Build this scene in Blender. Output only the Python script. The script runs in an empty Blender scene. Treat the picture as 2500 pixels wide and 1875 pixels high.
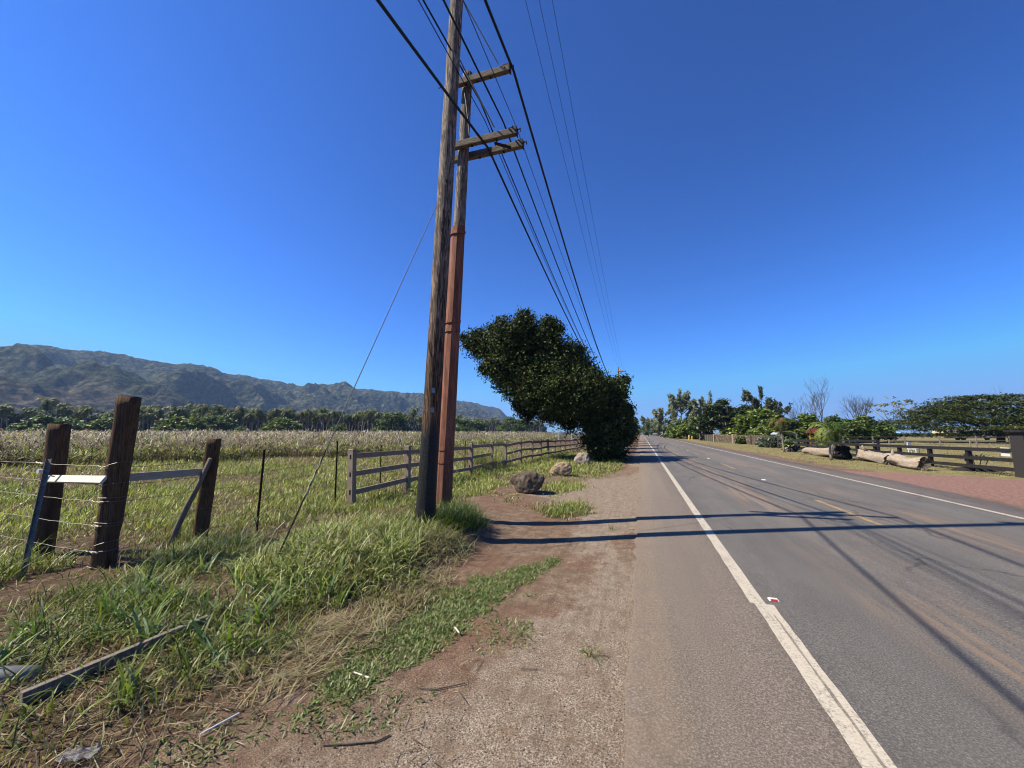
import bpy, bmesh, math, random
import numpy as np
from mathutils import Vector, Matrix
R = math.radians
rng = np.random.default_rng(7)
random.seed(7)
sc = bpy.context.scene
col = sc.collection

# ------------------------------------------------------------------ camera, sky, sun, exposure
cam = bpy.data.cameras.new('camera'); camo = bpy.data.objects.new('camera', cam); col.objects.link(camo)
cam.sensor_width = 36.0; cam.lens = 36.0 * 980.0 / 2500.0
cam.clip_start = 0.05; cam.clip_end = 20000
camo.location = (0, 0, 1.7)
camo.rotation_euler = (R(90 + 6.89), 0, R(17.75))
sc.camera = camo
SUN_EL = 49.5
SUN_H = Vector((-0.908, -0.418)).normalized()
w = bpy.data.worlds.new("World"); sc.world = w; w.use_nodes = True
nt = w.node_tree; bg = nt.nodes['Background']
sky = nt.nodes.new('ShaderNodeTexSky'); sky.sky_type = 'NISHITA'; sky.sun_disc = False
sky.sun_elevation = R(SUN_EL); sky.sun_rotation = math.atan2(SUN_H.x, SUN_H.y)
sky.air_density = 1.0; sky.dust_density = 0.3; sky.ozone_density = 1.6; sky.altitude = 0
gam = nt.nodes.new('ShaderNodeGamma'); gam.inputs['Gamma'].default_value = 1.5
tint = nt.nodes.new('ShaderNodeMix'); tint.data_type = 'RGBA'; tint.blend_type = 'MULTIPLY'
tint.inputs[0].default_value = 1.0; tint.inputs[7].default_value = (.165, .435, .79, 1)
nt.links.new(sky.outputs[0], gam.inputs['Color']); nt.links.new(gam.outputs[0], tint.inputs[6]); cap = nt.nodes.new('ShaderNodeMix'); cap.data_type = 'RGBA'; cap.blend_type = 'DARKEN'; cap.inputs[0].default_value = 1.0
cap.inputs[7].default_value = (2.7, 5.3, 10.0, 1)
nt.links.new(tint.outputs[2], cap.inputs[6]); nt.links.new(cap.outputs[2], bg.inputs[0])
bg.inputs[1].default_value = 0.05
sl = bpy.data.lights.new('sun', 'SUN'); sl.energy = 5.0; sl.angle = R(0.55); sl.color = (1, 0.91, 0.73)
so = bpy.data.objects.new('sun', sl); col.objects.link(so)
L = Vector((-SUN_H.x * math.cos(R(SUN_EL)), -SUN_H.y * math.cos(R(SUN_EL)), -math.sin(R(SUN_EL))))
so.rotation_euler = L.to_track_quat('-Z', 'Y').to_euler()
sc.view_settings.view_transform = 'Standard'; sc.view_settings.look = 'None'
sc.view_settings.exposure = 1.1; sc.view_settings.gamma = 1.0
sc.render.engine = 'CYCLES'
sc.cycles.max_bounces = 6; sc.cycles.diffuse_bounces = 1; sc.cycles.glossy_bounces = 2
sc.cycles.transmission_bounces = 3; sc.cycles.transparent_max_bounces = 6; sc.cycles.volume_bounces = 0
sc.cycles.use_denoising = True; sc.cycles.filter_width = 1.1
sc.cycles.sample_clamp_indirect = 6

# ------------------------------------------------------------------ numeric helpers
def hash2(ix, iy, s):
    n = (ix.astype(np.int64) * 374761393 + iy.astype(np.int64) * 668265263 + s * 1442695041) & 0x7fffffff
    n = ((n ^ (n >> 13)) * 1274126177) & 0x7fffffff
    return ((n ^ (n >> 16)) & 0xffff) / 65535.0
def vnoise(x, y, s=0):
    x = np.asarray(x, float); y = np.asarray(y, float)
    ix = np.floor(x); iy = np.floor(y); fx = x - ix; fy = y - iy
    fx = fx * fx * (3 - 2 * fx); fy = fy * fy * (3 - 2 * fy)
    a = hash2(ix, iy, s); b = hash2(ix + 1, iy, s); c = hash2(ix, iy + 1, s); d = hash2(ix + 1, iy + 1, s)
    return (a * (1 - fx) + b * fx) * (1 - fy) + (c * (1 - fx) + d * fx) * fy
def fbm(x, y, o=4, s=0):
    t = 0; a = 0.5; n = 0
    for i in range(o):
        t = t + a * vnoise(x * 2 ** i + 17.3 * i, y * 2 ** i - 9.1 * i, s + i); n += a; a *= 0.5
    return t / n
def sst(x, a, b):
    t = np.clip((np.asarray(x, float) - a) / (b - a), 0, 1); return t * t * (3 - 2 * t)
_k = rng.normal(size=(9, 3)); _ph = rng.uniform(0, 6.28, 9)
def n3(p, f):
    return sum(np.sin(p @ (_k[i] * f * (1 + .35 * i)) + _ph[i]) for i in range(9)) / 4.5

def gz(x, y):
    """height of the ground"""
    x = np.asarray(x, float); y = np.asarray(y, float)
    left = sst(-x, 0.15, 0.9)
    z = left * (0.035 * (fbm(x * .9, y * .9, 3, 5) - .5) + 0.02 * (fbm(x * 4, y * 4, 2, 9) - .5))
    z = z + 0.09 * sst(-x, 2.2, 4.2) * sst(-y, -30, -8) - 0.03 * np.exp(-((x + 1.6) / .9) ** 2) * sst(-y, -14, -9)
    z = z + 0.05 * (fbm(x * .35, y * .35, 3, 8) - .5) * sst(-x, 4, 8)
    z = z + .2 * sst(1 - np.hypot((x + 3.7) / 1.5, (y - 5.6) / 2.6), 0, .45)      # low bank the poles stand on
    r = sst(x, 8.4, 10)
    z = z + r * 0.06 * (fbm(x * .5, y * .5, 3, 4) - .5)
    return z

# ------------------------------------------------------------------ object helpers
def link(o):
    col.objects.link(o); return o
def tag(o, label=None, cat=None, group=None, kind=None):
    if label: o['label'] = label
    if cat: o['category'] = cat
    if group: o['group'] = group
    if kind: o['kind'] = kind
    return o
def thing(name, label, cat, loc=(0, 0, 0), rz=0, group=None):
    o = link(bpy.data.objects.new(name, None)); o.location = loc; o.rotation_euler = (0, 0, rz)
    o.empty_display_size = .2
    return tag(o, label, cat, group)
def npmesh(name, V, quads=None, tris=None, colors=None, mat=None, parent=None, smooth=False, attrs=None):
    me = bpy.data.meshes.new(name); V = np.asarray(V, np.float32)
    me.vertices.add(len(V)); me.vertices.foreach_set('co', V.ravel())
    idx = []; st = []; tot = []; s = 0
    for f, k in ((quads, 4), (tris, 3)):
        if f is not None and len(f):
            f = np.asarray(f, np.int32); idx.append(f.ravel())
            st.append(s + np.arange(len(f)) * k); tot.append(np.full(len(f), k)); s += len(f) * k
    idx = np.concatenate(idx); st = np.concatenate(st); tot = np.concatenate(tot)
    me.loops.add(len(idx)); me.loops.foreach_set('vertex_index', idx.astype(np.int32))
    me.polygons.add(len(st)); me.polygons.foreach_set('loop_start', st.astype(np.int32))
    me.polygons.foreach_set('loop_total', tot.astype(np.int32))
    if smooth: me.polygons.foreach_set('use_smooth', np.ones(len(st), bool))
    me.update(calc_edges=True)
    if colors is not None:
        a = me.color_attributes.new('Col', 'FLOAT_COLOR', 'POINT')
        c = np.ones((len(V), 4), np.float32); c[:, :3] = colors; a.data.foreach_set('color', c.ravel())
    if attrs:
        for k, v in attrs.items():
            a = me.attributes.new(k, 'FLOAT', 'POINT'); a.data.foreach_set('value', np.asarray(v, np.float32))
    o = bpy.data.objects.new(name, me); link(o)
    if mat: me.materials.append(mat)
    if parent: o.parent = parent
    return o

class MB:
    """collects shapes, builds ONE mesh"""
    def __init__(s): s.v = []; s.f = []; s.cut = None
    def add(s, vs, fs):
        b = len(s.v); s.v += [tuple(v) for v in vs]; s.f += [tuple(i + b for i in f) for f in fs]
    def box(s, c, d, rot=None):
        vs = []
        for z in (-1, 1):
            for x, y in ((-1, -1), (1, -1), (1, 1), (-1, 1)):
                v = Vector((x * d[0] / 2, y * d[1] / 2, z * d[2] / 2))
                if rot is not None: v = rot @ v
                vs.append(Vector(c) + v)
        s.add(vs, [(3, 2, 1, 0), (4, 5, 6, 7), (0, 1, 5, 4), (1, 2, 6, 5), (2, 3, 7, 6), (3, 0, 4, 7)])
    def bar(s, a, b, w, h, up=(0, 0, 1)):
        a = Vector(a); b = Vector(b); d = b - a; l = d.length; d.normalize()
        u = Vector(up); sx = d.cross(u)
        if sx.length < 1e-4: sx = d.cross(Vector((1, 0, 0)))
        sx.normalize(); u = sx.cross(d)
        vs = []
        for p in (a, b):
            for i, j in ((-1, -1), (1, -1), (1, 1), (-1, 1)): vs.append(p + sx * i * w / 2 + u * j * h / 2)
        s.add(vs, [(3, 2, 1, 0), (4, 5, 6, 7), (0, 1, 5, 4), (1, 2, 6, 5), (2, 3, 7, 6), (3, 0, 4, 7)])
    def tube(s, pts, rad, n=8, cap=True, rough=0.0):
        pts = [Vector(p) for p in pts]
        if not hasattr(rad, '__len__'): rad = [rad] * len(pts)
        b = len(s.v); pu = None
        for i, p in enumerate(pts):
            d = (pts[min(i + 1, len(pts) - 1)] - pts[max(i - 1, 0)]).normalized()
            if pu is None:
                pu = d.cross(Vector((1, 0, 0)) if abs(d.x) < .8 else Vector((0, 1, 0))).normalized()
            pu = (pu - d * pu.dot(d)).normalized(); q = d.cross(pu)
            for k in range(n):
                a = 2 * math.pi * k / n
                rr = rad[i] * (1 + rough * random.uniform(-1, 1))
                s.v.append(tuple(p + (pu * math.cos(a) + q * math.sin(a)) * rr))
        for i in range(len(pts) - 1):
            for k in range(n):
                s.f.append((b + i * n + k, b + i * n + (k + 1) % n, b + (i + 1) * n + (k + 1) % n, b + (i + 1) * n + k))
        if cap:
            s.f.append(tuple(b + k for k in range(n))[::-1]); e = b + (len(pts) - 1) * n
            s.f.append(tuple(e + k for k in range(n)))
    def build(s, name, mat, parent=None, smooth=False, bevel=0):
        me = bpy.data.meshes.new(name); me.from_pydata(s.v, [], s.f); me.update()
        if bevel:
            bm = bmesh.new(); bm.from_mesh(me)
            bmesh.ops.bevel(bm, geom=bm.edges[:], offset=bevel, segments=2, affect='EDGES', profile=.6)
            bm.to_mesh(me); bm.free()
        if smooth: me.polygons.foreach_set('use_smooth', [True] * len(me.polygons))
        o = link(bpy.data.objects.new(name, me))
        if mat: me.materials.append(mat)
        if s.cut:                                   # faces after the cut carry a second material
            me.materials.append(s.cut[1])
            for p_ in me.polygons[s.cut[0]:]: p_.material_index = 1
        if parent: o.parent = parent
        return o

def copy_tree(o, parent=None):
    c = o.copy(); col.objects.link(c); c.parent = parent
    for ch in list(o.children): copy_tree(ch, c)
    return c

# ------------------------------------------------------------------ material helpers
ALB = .65
class NT:
    def __init__(s, name):
        s.m = bpy.data.materials.new(name); s.m.use_nodes = True; s.t = s.m.node_tree; s.p = s.t.nodes['Principled BSDF']
        s.out = s.t.nodes['Material Output']; s.p.inputs['Specular IOR Level'].default_value = .25
    def n(s, typ, **k):
        x = s.t.nodes.new('ShaderNode' + typ)
        for a, b in k.items(): setattr(x, a, b)
        return x
    def l(s, a, b): s.t.links.new(a, b)
    def inp(s, sock, v):
        if hasattr(v, 'is_output') or isinstance(v, bpy.types.NodeSocket): s.l(v, sock)
        elif isinstance(v, (tuple, list)) and len(v) == 3 and sock.type == 'RGBA': sock.default_value = (*v, 1)
        else: sock.default_value = v
    def coord(s, scale=(1, 1, 1), kind='Object'):
        tc = s.n('TexCoord'); mp = s.n('Mapping'); s.l(tc.outputs[kind], mp.inputs[0]); mp.inputs['Scale'].default_value = scale
        return mp.outputs[0]
    def noise(s, scale, det=4, rough=.6, vec=None, dist=0):
        x = s.n('TexNoise'); x.inputs['Scale'].default_value = scale; x.inputs['Detail'].default_value = det
        x.inputs['Roughness'].default_value = rough; x.inputs['Distortion'].default_value = dist
        if vec is not None: s.l(vec, x.inputs['Vector'])
        return x.outputs[0]
    def vor(s, scale, vec=None, feat='F1', out=0):
        x = s.n('TexVoronoi', feature=feat); x.inputs['Scale'].default_value = scale
        if vec is not None: s.l(vec, x.inputs['Vector'])
        return x.outputs[out]
    def ramp(s, v, stops):
        x = s.n('ValToRGB'); s.l(v, x.inputs[0]); e = x.color_ramp.elements
        while len(e) > 1: e.remove(e[-1])
        for i, (p, c) in enumerate(stops):
            q = e[0] if i == 0 else e.new(p)
            q.position = p; q.color = (*c, 1) if isinstance(c, (tuple, list)) else (c, c, c, 1)
        return x.outputs[0]
    def mix(s, f, a, b, mode='MIX'):
        x = s.n('Mix', data_type='RGBA', blend_type=mode)
        s.inp(x.inputs[0], f); s.inp(x.inputs[6], a); s.inp(x.inputs[7], b); return x.outputs[2]
    def math(s, op, a, b=0.0, c=None, clamp=False):
        x = s.n('Math', operation=op, use_clamp=clamp); s.inp(x.inputs[0], a); s.inp(x.inputs[1], b)
        if c is not None: s.inp(x.inputs[2], c)
        return x.outputs[0]
    def attr(s, name, out='Fac'):
        x = s.n('Attribute', attribute_name=name); return x.outputs[out]
    def bump(s, h, strength=.5, dist=.01):
        x = s.n('Bump'); x.inputs['Strength'].default_value = strength; x.inputs['Distance'].default_value = dist
        s.l(h, x.inputs['Height']); s.l(x.outputs[0], s.p.inputs['Normal']); return x
    def base(s, c, rough=.85):
        if isinstance(c, tuple): c = tuple(q * ALB for q in c)
        else: c = s.mix(1.0, c, (ALB, ALB, ALB), 'MULTIPLY')
        s.inp(s.p.inputs['Base Color'], c); s.inp(s.p.inputs['Roughness'], rough)

def leafmat(name, trans=.3, rough=.55, spec=.3, tt=(1.15, 1.25, .6)):
    t = NT(name); c = t.attr('Col', 'Color'); t.base(c, rough); c = t.mix(1.0, c, (ALB, ALB, ALB), 'MULTIPLY')
    t.p.inputs['Specular IOR Level'].default_value = spec
    tr = t.n('BsdfTranslucent'); t.l(t.mix(1.0, c, tt, 'MULTIPLY'), tr.inputs[0])
    mx = t.n('MixShader'); mx.inputs[0].default_value = trans
    t.l(t.p.outputs[0], mx.inputs[1]); t.l(tr.outputs[0], mx.inputs[2]); t.l(mx.outputs[0], t.out.inputs[0])
    return t.m
def woodmat(name, c1, c2, c3=None, grain=(18, 18, 1.2), bump=.5, rough=.9, scale=3, dist=.01):
    t = NT(name); v = t.coord(grain); n = t.noise(scale, 6, .65, v, .6); n2 = t.noise(2.2, 4, .6, t.coord((1, 1, .6)))
    c = t.ramp(n, [(.32, c1), (.62, c2)])
    if c3: c = t.mix(t.ramp(n2, [(.45, 0.0), (.65, 1.0)]), c, c3)
    t.base(c, rough); t.bump(n, bump, dist); return t.m
def plainmat(name, c, rough=.7, metal=0, var=.25, sc_=6, bump=0):
    t = NT(name); n = t.noise(sc_, 4, .6, t.coord())
    a = tuple(x * (1 - var) for x in c); b = tuple(min(1, x * (1 + var)) for x in c)
    t.base(t.ramp(n, [(.3, a), (.7, b)]), rough); t.p.inputs['Metallic'].default_value = metal
    if bump: t.bump(n, bump, .01)
    return t.m

M = {}
M['grass'] = leafmat('grass_blade', .3, .48, .32)
M['dry'] = leafmat('dry_blade', .3, .7, .15, (1.1, 1.0, .85))
M['leaf'] = leafmat('tree_leaf', .22, .5, .3)
M['darkleaf'] = leafmat('dark_leaf', .12, .6, .15)
M['palm'] = leafmat('palm_leaf', .2, .5, .2)
M['bark'] = woodmat('bark', (.05, .04, .03), (.15, .125, .1), scale=4)
M['palebark'] = woodmat('pale_bark', (.18, .15, .12), (.36, .32, .27), scale=4)
M['post_wood'] = woodmat('old_post_wood', (.02, .011, .007), (.23, .125, .06), (.08, .045, .027), grain=(26, 26, 1.5), bump=.9, dist=.02)
M['grey_wood'] = woodmat('grey_weathered_wood', (.12, .095, .075), (.3, .26, .21), grain=(30, 30, 2), bump=.6)
M['arm_wood'] = woodmat('crossarm_wood', (.045, .036, .03), (.27, .22, .175), grain=(2, 20, 20), bump=.8)
M['shaded_rail'] = woodmat('shaded_rail_board', (.34, .28, .22), (.52, .45, .37), grain=(30, 2, 30), bump=.3)  # darker copy of the rail board, shadow side put into the colour
M['board'] = woodmat('pale_board', (.66, .58, .48), (.88, .80, .70), grain=(2, 30, 30), bump=.3)  # whitened so that the left brace rail reads as sunlit
M['driftwood'] = woodmat('driftwood', (.20, .15, .11), (.58, .49, .41), (.42, .32, .24), grain=(9, 1.2, 9), bump=.9, dist=.04)
M['char'] = plainmat('charred_wood', (.02, .018, .017), .9, var=.5, bump=.8)
M['fence'] = plainmat('taupe_fence', (.33, .25, .185), .75, var=.18, sc_=5, bump=.15)
M['blackfence'] = plainmat('black_fence', (.03, .026, .027), .55, var=.4, sc_=8, bump=.2)
M['blackbox'] = plainmat('dark_painted_panel', (.045, .04, .04), .6, var=.15, sc_=14, bump=.15)
M['galv'] = plainmat('galvanised_steel', (.28, .31, .34), .5, .5, .2, 20)
M['steel'] = plainmat('rusty_steel', (.05, .035, .028), .7, .4, .4, 30)
M['cable'] = plainmat('cable_rubber', (.012, .012, .014), .5, 0, .2, 20)
M['wire'] = plainmat('fence_wire', (.22, .2, .19), .5, .6, .3, 30)
M['white'] = plainmat('white_paint', (.75, .75, .72), .5, 0, .06)
M['cream'] = plainmat('cream_paint', (.72, .66, .47), .7, 0, .06)
M['yellow'] = plainmat('yellow_paint', (.75, .5, .04), .5, 0, .1)
M['orange'] = plainmat('orange_paint', (.6, .25, .04), .6, 0, .2)
M['redroof'] = plainmat('dark_red_roof', (.14, .03, .022), .7, 0, .3)
M['blue'] = plainmat('light_blue_canvas', (.3, .55, .8), .6, 0, .1)
M['greycloth'] = plainmat('grey_tarp', (.42, .44, .46), .6, 0, .15)
M['black'] = plainmat('black_gloss', (.015, .015, .017), .3, 0, .2)
M['glass'] = plainmat('dark_glass', (.02, .025, .03), .08, 0, .1)
M['red'] = plainmat('red_reflector', (.4, .03, .03), .25, 0, .1)
M['insul'] = plainmat('brown_porcelain', (.22, .06, .03), .3, 0, .15)

# ------------------------------------------------------------------ foliage and blade makers
def blades(P, h, wd, az, lean, bend, nseg=2, colr=None, tipc=None, twist=0):
    N = len(P); h = np.broadcast_to(h, N); wd = np.broadcast_to(wd, N); lean = np.broadcast_to(lean, N); bend = np.broadcast_to(bend, N)
    d = np.stack([np.cos(az), np.sin(az)], 1); sa = az + np.pi / 2 + rng.uniform(-.7, .7, N)
    s = np.stack([np.cos(sa), np.sin(sa), np.zeros(N)], 1)
    nv = 2 * nseg + 1; V = np.zeros((N, nv, 3)); C = np.zeros((N, nv, 3)) if colr is not None else None
    p = np.array(P, float).copy(); th = lean.copy()
    for i in range(nseg + 1):
        t = i / nseg; wi = wd * (1 - t ** 1.6) * (.75 + .5 * min(t * 2, 1))
        if i < nseg:
            V[:, 2 * i] = p - s * (wi / 2)[:, None]; V[:, 2 * i + 1] = p + s * (wi / 2)[:, None]
            if C is not None:
                c = colr * (.82 + .18 * t) if tipc is None else colr * (1 - t) + tipc * t
                C[:, 2 * i] = c; C[:, 2 * i + 1] = c
            step = h / nseg
            p = p + np.concatenate([d * (np.sin(th) * step)[:, None], (np.cos(th) * step)[:, None]], 1)
            th = th + bend / nseg
        else:
            V[:, -1] = p
            if C is not None: C[:, -1] = colr if tipc is None else tipc
    b = (np.arange(N) * nv)[:, None]
    Q = np.concatenate([b + np.array([2 * i, 2 * i + 1, 2 * i + 3, 2 * i + 2]) for i in range(nseg - 1)], 0) if nseg > 1 else np.zeros((0, 4), int)
    T = b + np.array([2 * nseg - 2, 2 * nseg - 1, 2 * nseg])
    return V.reshape(-1, 3), Q, T, (C.reshape(-1, 3) if C is not None else None)

def merge(parts):
    V = []; Q = []; T = []; C = []; o = 0
    for v, q, t, c in parts:
        V.append(v); Q.append(q + o); T.append(t + o); C.append(c); o += len(v)
    return np.concatenate(V), np.concatenate(Q), np.concatenate(T), np.concatenate(C)

def pal(N, cols, jit=.25):
    cols = np.array(cols); i = rng.integers(0, len(cols), N); c = cols[i]
    c = c * (1 + rng.uniform(-jit, jit, (N, 1))) * (1 + rng.uniform(-.08, .08, (N, 3)))
    return np.clip(c, .001, 1)

def leafcloud(blobs, n, size, cols, shell=.55, gap=.15, gf=1.6, flat=0.0, elong=1.6, droop=0, cjit=.3, clump=0.0, zf=1.0):
    """leaf-sized faces through the volume of ellipsoids (x,y,z,rx,ry,rz)"""
    B = np.array(blobs, float); vol = (B[:, 3] * B[:, 4] * B[:, 5]) ** (2 / 3); pr = vol / vol.sum()
    out = []; cnt = 0
    while cnt < n:
        k = rng.choice(len(B), n, p=pr); d = rng.normal(size=(n, 3)); d /= np.linalg.norm(d, axis=1)[:, None]
        r = 1 - shell * rng.random(n) ** 1.3; r *= 1 + .16 * n3(d * 3 + B[k, :3], 1.3)
        p = B[k, :3] + d * B[k, 3:6] * r[:, None]
        keep = (n3(p, gf / max(B[:, 3].mean(), .3)) > -1.1 + gap * 4) | (rng.random(n) < .12)
        p = p[keep]; out.append(p); cnt += len(p)
    p = np.concatenate(out)[:n]
    if clump:
        m = max(n // 9, 1); cen = p[:m]; k = rng.integers(0, m, n); p = cen[k] + rng.normal(size=(n, 3)) * clump
    sz = rng.uniform(size[0], size[1], n)
    a = rng.normal(size=(n, 3)); a[:, 2] = a[:, 2] * (1 - flat) - droop * abs(rng.normal(size=n)) * 2
    a /= np.linalg.norm(a, axis=1)[:, None]
    q = rng.normal(size=(n, 3)); q[:, 2] *= (1 - flat); b = np.cross(a, q); 
    if flat: b = np.cross(a, np.stack([rng.normal(size=n) * .5, rng.normal(size=n) * .5, np.ones(n)], 1))
    b /= np.linalg.norm(b, axis=1)[:, None] + 1e-9
    a = a * (sz * elong / 2)[:, None]; b = b * (sz / 2)[:, None]
    V = np.stack([p - a, p - b * .9 + a * .1, p + a, p + b * .9 + a * .1], 1).reshape(-1, 3)
    V[:, 2] *= zf
    c = pal(n, cols, cjit); c = c * (1 + .28 * n3(p, gf * 1.7 / max(B[:, 3].mean(), .3)))[:, None]
    C = np.repeat(np.clip(c, .002, 1), 4, 0)
    return V, (np.arange(n) * 4)[:, None] + np.arange(4), None, C

def crown(name, parent, mat, *a, **k):
    V, Q, T, C = leafcloud(*a, **k)
    return npmesh(name, V, Q, T, C, mat, parent)

# ------------------------------------------------------------------ ground sheet
def axis(lo, hi, c0, c1, s0, g=.045):
    a = list(np.arange(c0, c1, s0)); p = c1; s = s0
    while p < hi: a.append(p); s *= 1 + g; p += s
    a.append(hi); p = c0; s = s0; b = []
    while True:
        s *= 1 + g; p -= s
        if p < lo: break
        b.append(p)
    b.append(lo); return np.array(b[::-1] + a)
EY = [-9, 0, 1.6, 2.9, 3.6, 4.4, 5.4, 6.2, 7, 8, 9.5, 12, 14, 16, 17.5, 20, 26, 60]
EX = [-2.6, -2.6, -2.62, -2.5, -2.35, -2.45, -2.85, -2.8, -3.3, -4.1, -4.15, -3.9, -3.6, -3.1, -1.3, -.8, -.6, -.5]
def edge_x(y): return np.interp(y, EY, EX)
def dry_x(y): return np.interp(y, [-40, 0, 8, 13, 22, 25, 35, 60, 150], [-34, -30, -28, -26, -22, -18, -18, -19, -19])
def grass_mask(x, y):
    n = (fbm(x * 1.3, y * 1.3, 4, 31) - .5) * 1.3
    m = sst(edge_x(y) - x + n * .9, -.15, .35)
    m = np.maximum(m, sst(1 - np.hypot((x + 1.65) / .62, (y - 9.1) / .95) + n * .8, -.05, .4))
    m = np.maximum(m, .8 * sst(1 - np.hypot((x + 2.5) / .9, (y - 13) / 1.6) + n, 0, .5))
    return m * (x < -.25)
def gravel_edge(y): return np.interp(y, [0, 1.8, 2.6, 3.4, 4.2, 6, 8, 9.5, 11, 13, 16, 20], [-1.9, -1.75, -1.45, -.95, -.75, -.7, -.9, -1.6, -2.6, -2.9, -2.6, -1])
gx = axis(-4500, 4500, -6.5, 0.2, .05); gy = axis(-300, 6000, 1.3, 10.5, .055)
X, Y = np.meshgrid(gx, gy); Z = gz(X, Y); Xf, Yf = X.ravel(), Y.ravel()
Zr = Z.copy(); Zr[(X > -.05) & (X < 8.0)] = -0.03
nx, ny = len(gx), len(gy)
i = np.arange(nx * ny).reshape(ny, nx)
Q = np.stack([i[:-1, :-1], i[:-1, 1:], i[1:, 1:], i[1:, :-1]], -1).reshape(-1, 4)
n1 = fbm(Xf * 1.1, Yf * 1.1, 5, 2) - .5
a_green = grass_mask(Xf, Yf)
a_gravel = sst(Xf - gravel_edge(Yf) + n1 * 1.6, -.6, .6) * (Xf < 4) * (1 - .6 * sst(fbm(Xf * .8, Yf * .3, 3, 77), .5, .62) * sst(Yf, 4, 6))
yc = np.interp(Xf, [7, 8, 12.5, 30], [24.5, 22.6, 20.4, 19.0])
a_cinder = sst(yc - Yf + n1 * 2.5, -.5, .7) * sst(Xf - np.interp(Yf, [0, 11, 14, 17, 19, 23], [9.0, 8.3, 8.1, 8.0, 7.95, 7.9]) + n1 * .8, -.1, .7)
a_right = sst(Xf - np.interp(Yf, [0, 14, 18, 24, 40, 300], [9.3, 9, 9.3, 9.2, 8.7, 8.2]) + n1 * 1.5, -.3, .8)
t = NT('ground_soil'); obc = t.coord()
fine = t.noise(60, 5, .7, obc); mid = t.noise(6, 6, .65, obc); big = t.noise(.7, 5, .6, obc); grit = t.vor(85, obc)
speck = t.ramp(t.noise(95, 4, .7, obc), [(.36, .22), (.48, .85), (.62, 1.75)])
jit = t.math('MULTIPLY_ADD', t.noise(5, 9, .8, obc), 1.9, -.95)
def soft(v, lo=.35, hi=.65): return t.ramp(t.math('ADD', v, jit), [(lo, 0.0), (hi, 1.0)])
dirt = t.ramp(mid, [(.25, (.115, .075, .052)), (.5, (.205, .146, .104)), (.75, (.33, .25, .185))])
dirt = t.mix(t.ramp(big, [(.42, 0.0), (.6, .6)]), dirt, (.20, .108, .072))
dirt = t.mix(.75, dirt, speck, 'MULTIPLY')
grv = t.ramp(grit, [(.0, (.10, .08, .065)), (.35, (.235, .185, .145)), (.75, (.42, .345, .275))])
grv = t.mix(.75, grv, speck, 'MULTIPLY')
grv = t.mix(t.ramp(mid, [(.35, .7), (.62, 0.0)]), grv, (.21, .145, .10))
that = t.ramp(t.noise(26, 6, .7, t.coord((1, .45, 1))), [(.3, (.035, .022, .015)), (.52, (.12, .077, .05)), (.72, (.28, .20, .135))])
cin = t.mix(.8, t.ramp(t.noise(18, 6, .7, t.coord((.5, 1.4, 1))), [(.3, (.09, .05, .042)), (.5, (.27, .155, .13)), (.7, (.46, .30, .26))]), speck, 'MULTIPLY')
lawn = t.ramp(t.noise(2.2, 8, .72, t.coord((.55, 1, 1))), [(.3, (.11, .085, .05)), (.45, (.20, .165, .08)), (.6, (.30, .27, .115)), (.75, (.17, .19, .06))])
lawn = t.mix(.6, lawn, speck, 'MULTIPLY')
rut = t.ramp(t.math('MULTIPLY', t.noise(3.0, 5, .6, t.coord((6, .35, 1))), 1.0), [(.40, .55), (.50, 1.0)]); c = t.mix(soft(t.attr('gravel')), dirt, grv); c = t.mix(.32, c, rut, 'MULTIPLY'); c = t.mix(soft(t.attr('green')), c, that)
c = t.mix(soft(t.attr('right')), c, lawn); c = t.mix(soft(t.attr('cinder')), c, cin)
t.base(c, .95); t.p.inputs['Specular IOR Level'].default_value = .1
hgt = t.math('MULTIPLY_ADD', fine, .55, t.math('MULTIPLY', t.noise(150, 3, .6, obc), .55))
t.bump(hgt, .85, .018)
M['soil'] = t.m
g = npmesh('ground', np.stack([Xf, Yf, Zr.ravel()], 1), Q, None, None, M['soil'], None, True,
           dict(green=a_green, gravel=a_gravel, cinder=a_cinder, right=a_right))
tag(g, 'brown dirt and gravel verge with fields of grass', 'ground', kind='structure')

# ------------------------------------------------------------------ road and painted lines
ys = axis(-60, 420, 0, 26, .09, .05); ne = len(ys)
el = -.14 + .05 * (fbm(ys * 3.2, ys * 0, 5, 3) - .5) * 2; er = 8.15 + .25 * (fbm(ys * .5, ys * 0, 4, 6) - .5) + np.interp(ys, [0, 10, 17, 30], [-.4, -.4, .25, -.05])
cross = np.array([0, 0, .13, .5, .87, 1, 1]); V = []
for k, cxx in enumerate(cross):
    x = el * (1 - cxx) + er * cxx
    z = np.full(ne, .022 + .03 * math.sin(math.pi * cxx)); 
    if k in (0, 6): z[:] = -.02; x = x + (-.03 if k == 0 else .03)
    V.append(np.stack([x, ys, z], 1))
V = np.concatenate(V); i = np.arange(7 * ne).reshape(7, ne)
Q = np.stack([i[:-1, :-1], i[1:, :-1], i[1:, 1:], i[:-1, 1:]], -1).reshape(-1, 4)
def road_z(x): 
    c_ = (x + .14) / 8.29; k = np.interp(c_, cross[1:6], [math.sin(math.pi * q) for q in cross[1:6]]); return .022 + .03 * k
t = NT('asphalt'); obc = t.coord(); sx = t.n('SeparateXYZ'); t.l(obc, sx.inputs[0]); xx = sx.outputs[0]
wob = t.math('MULTIPLY_ADD', t.noise(.55, 3, .5, t.coord((1, .25, 1))), .9, -.45)
xw = t.math('ADD', xx, wob)
sh = t.ramp(t.math('MULTIPLY', t.math('ADD', xx, t.math('MULTIPLY', wob, .15)), .1), [(.095, 1.0), (.115, 0.0)])
agg = t.ramp(t.noise(75, 5, .8, obc), [(.3, (.03, .027, .026)), (.5, (.145, .133, .124)), (.66, (.36, .33, .30))])
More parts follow.
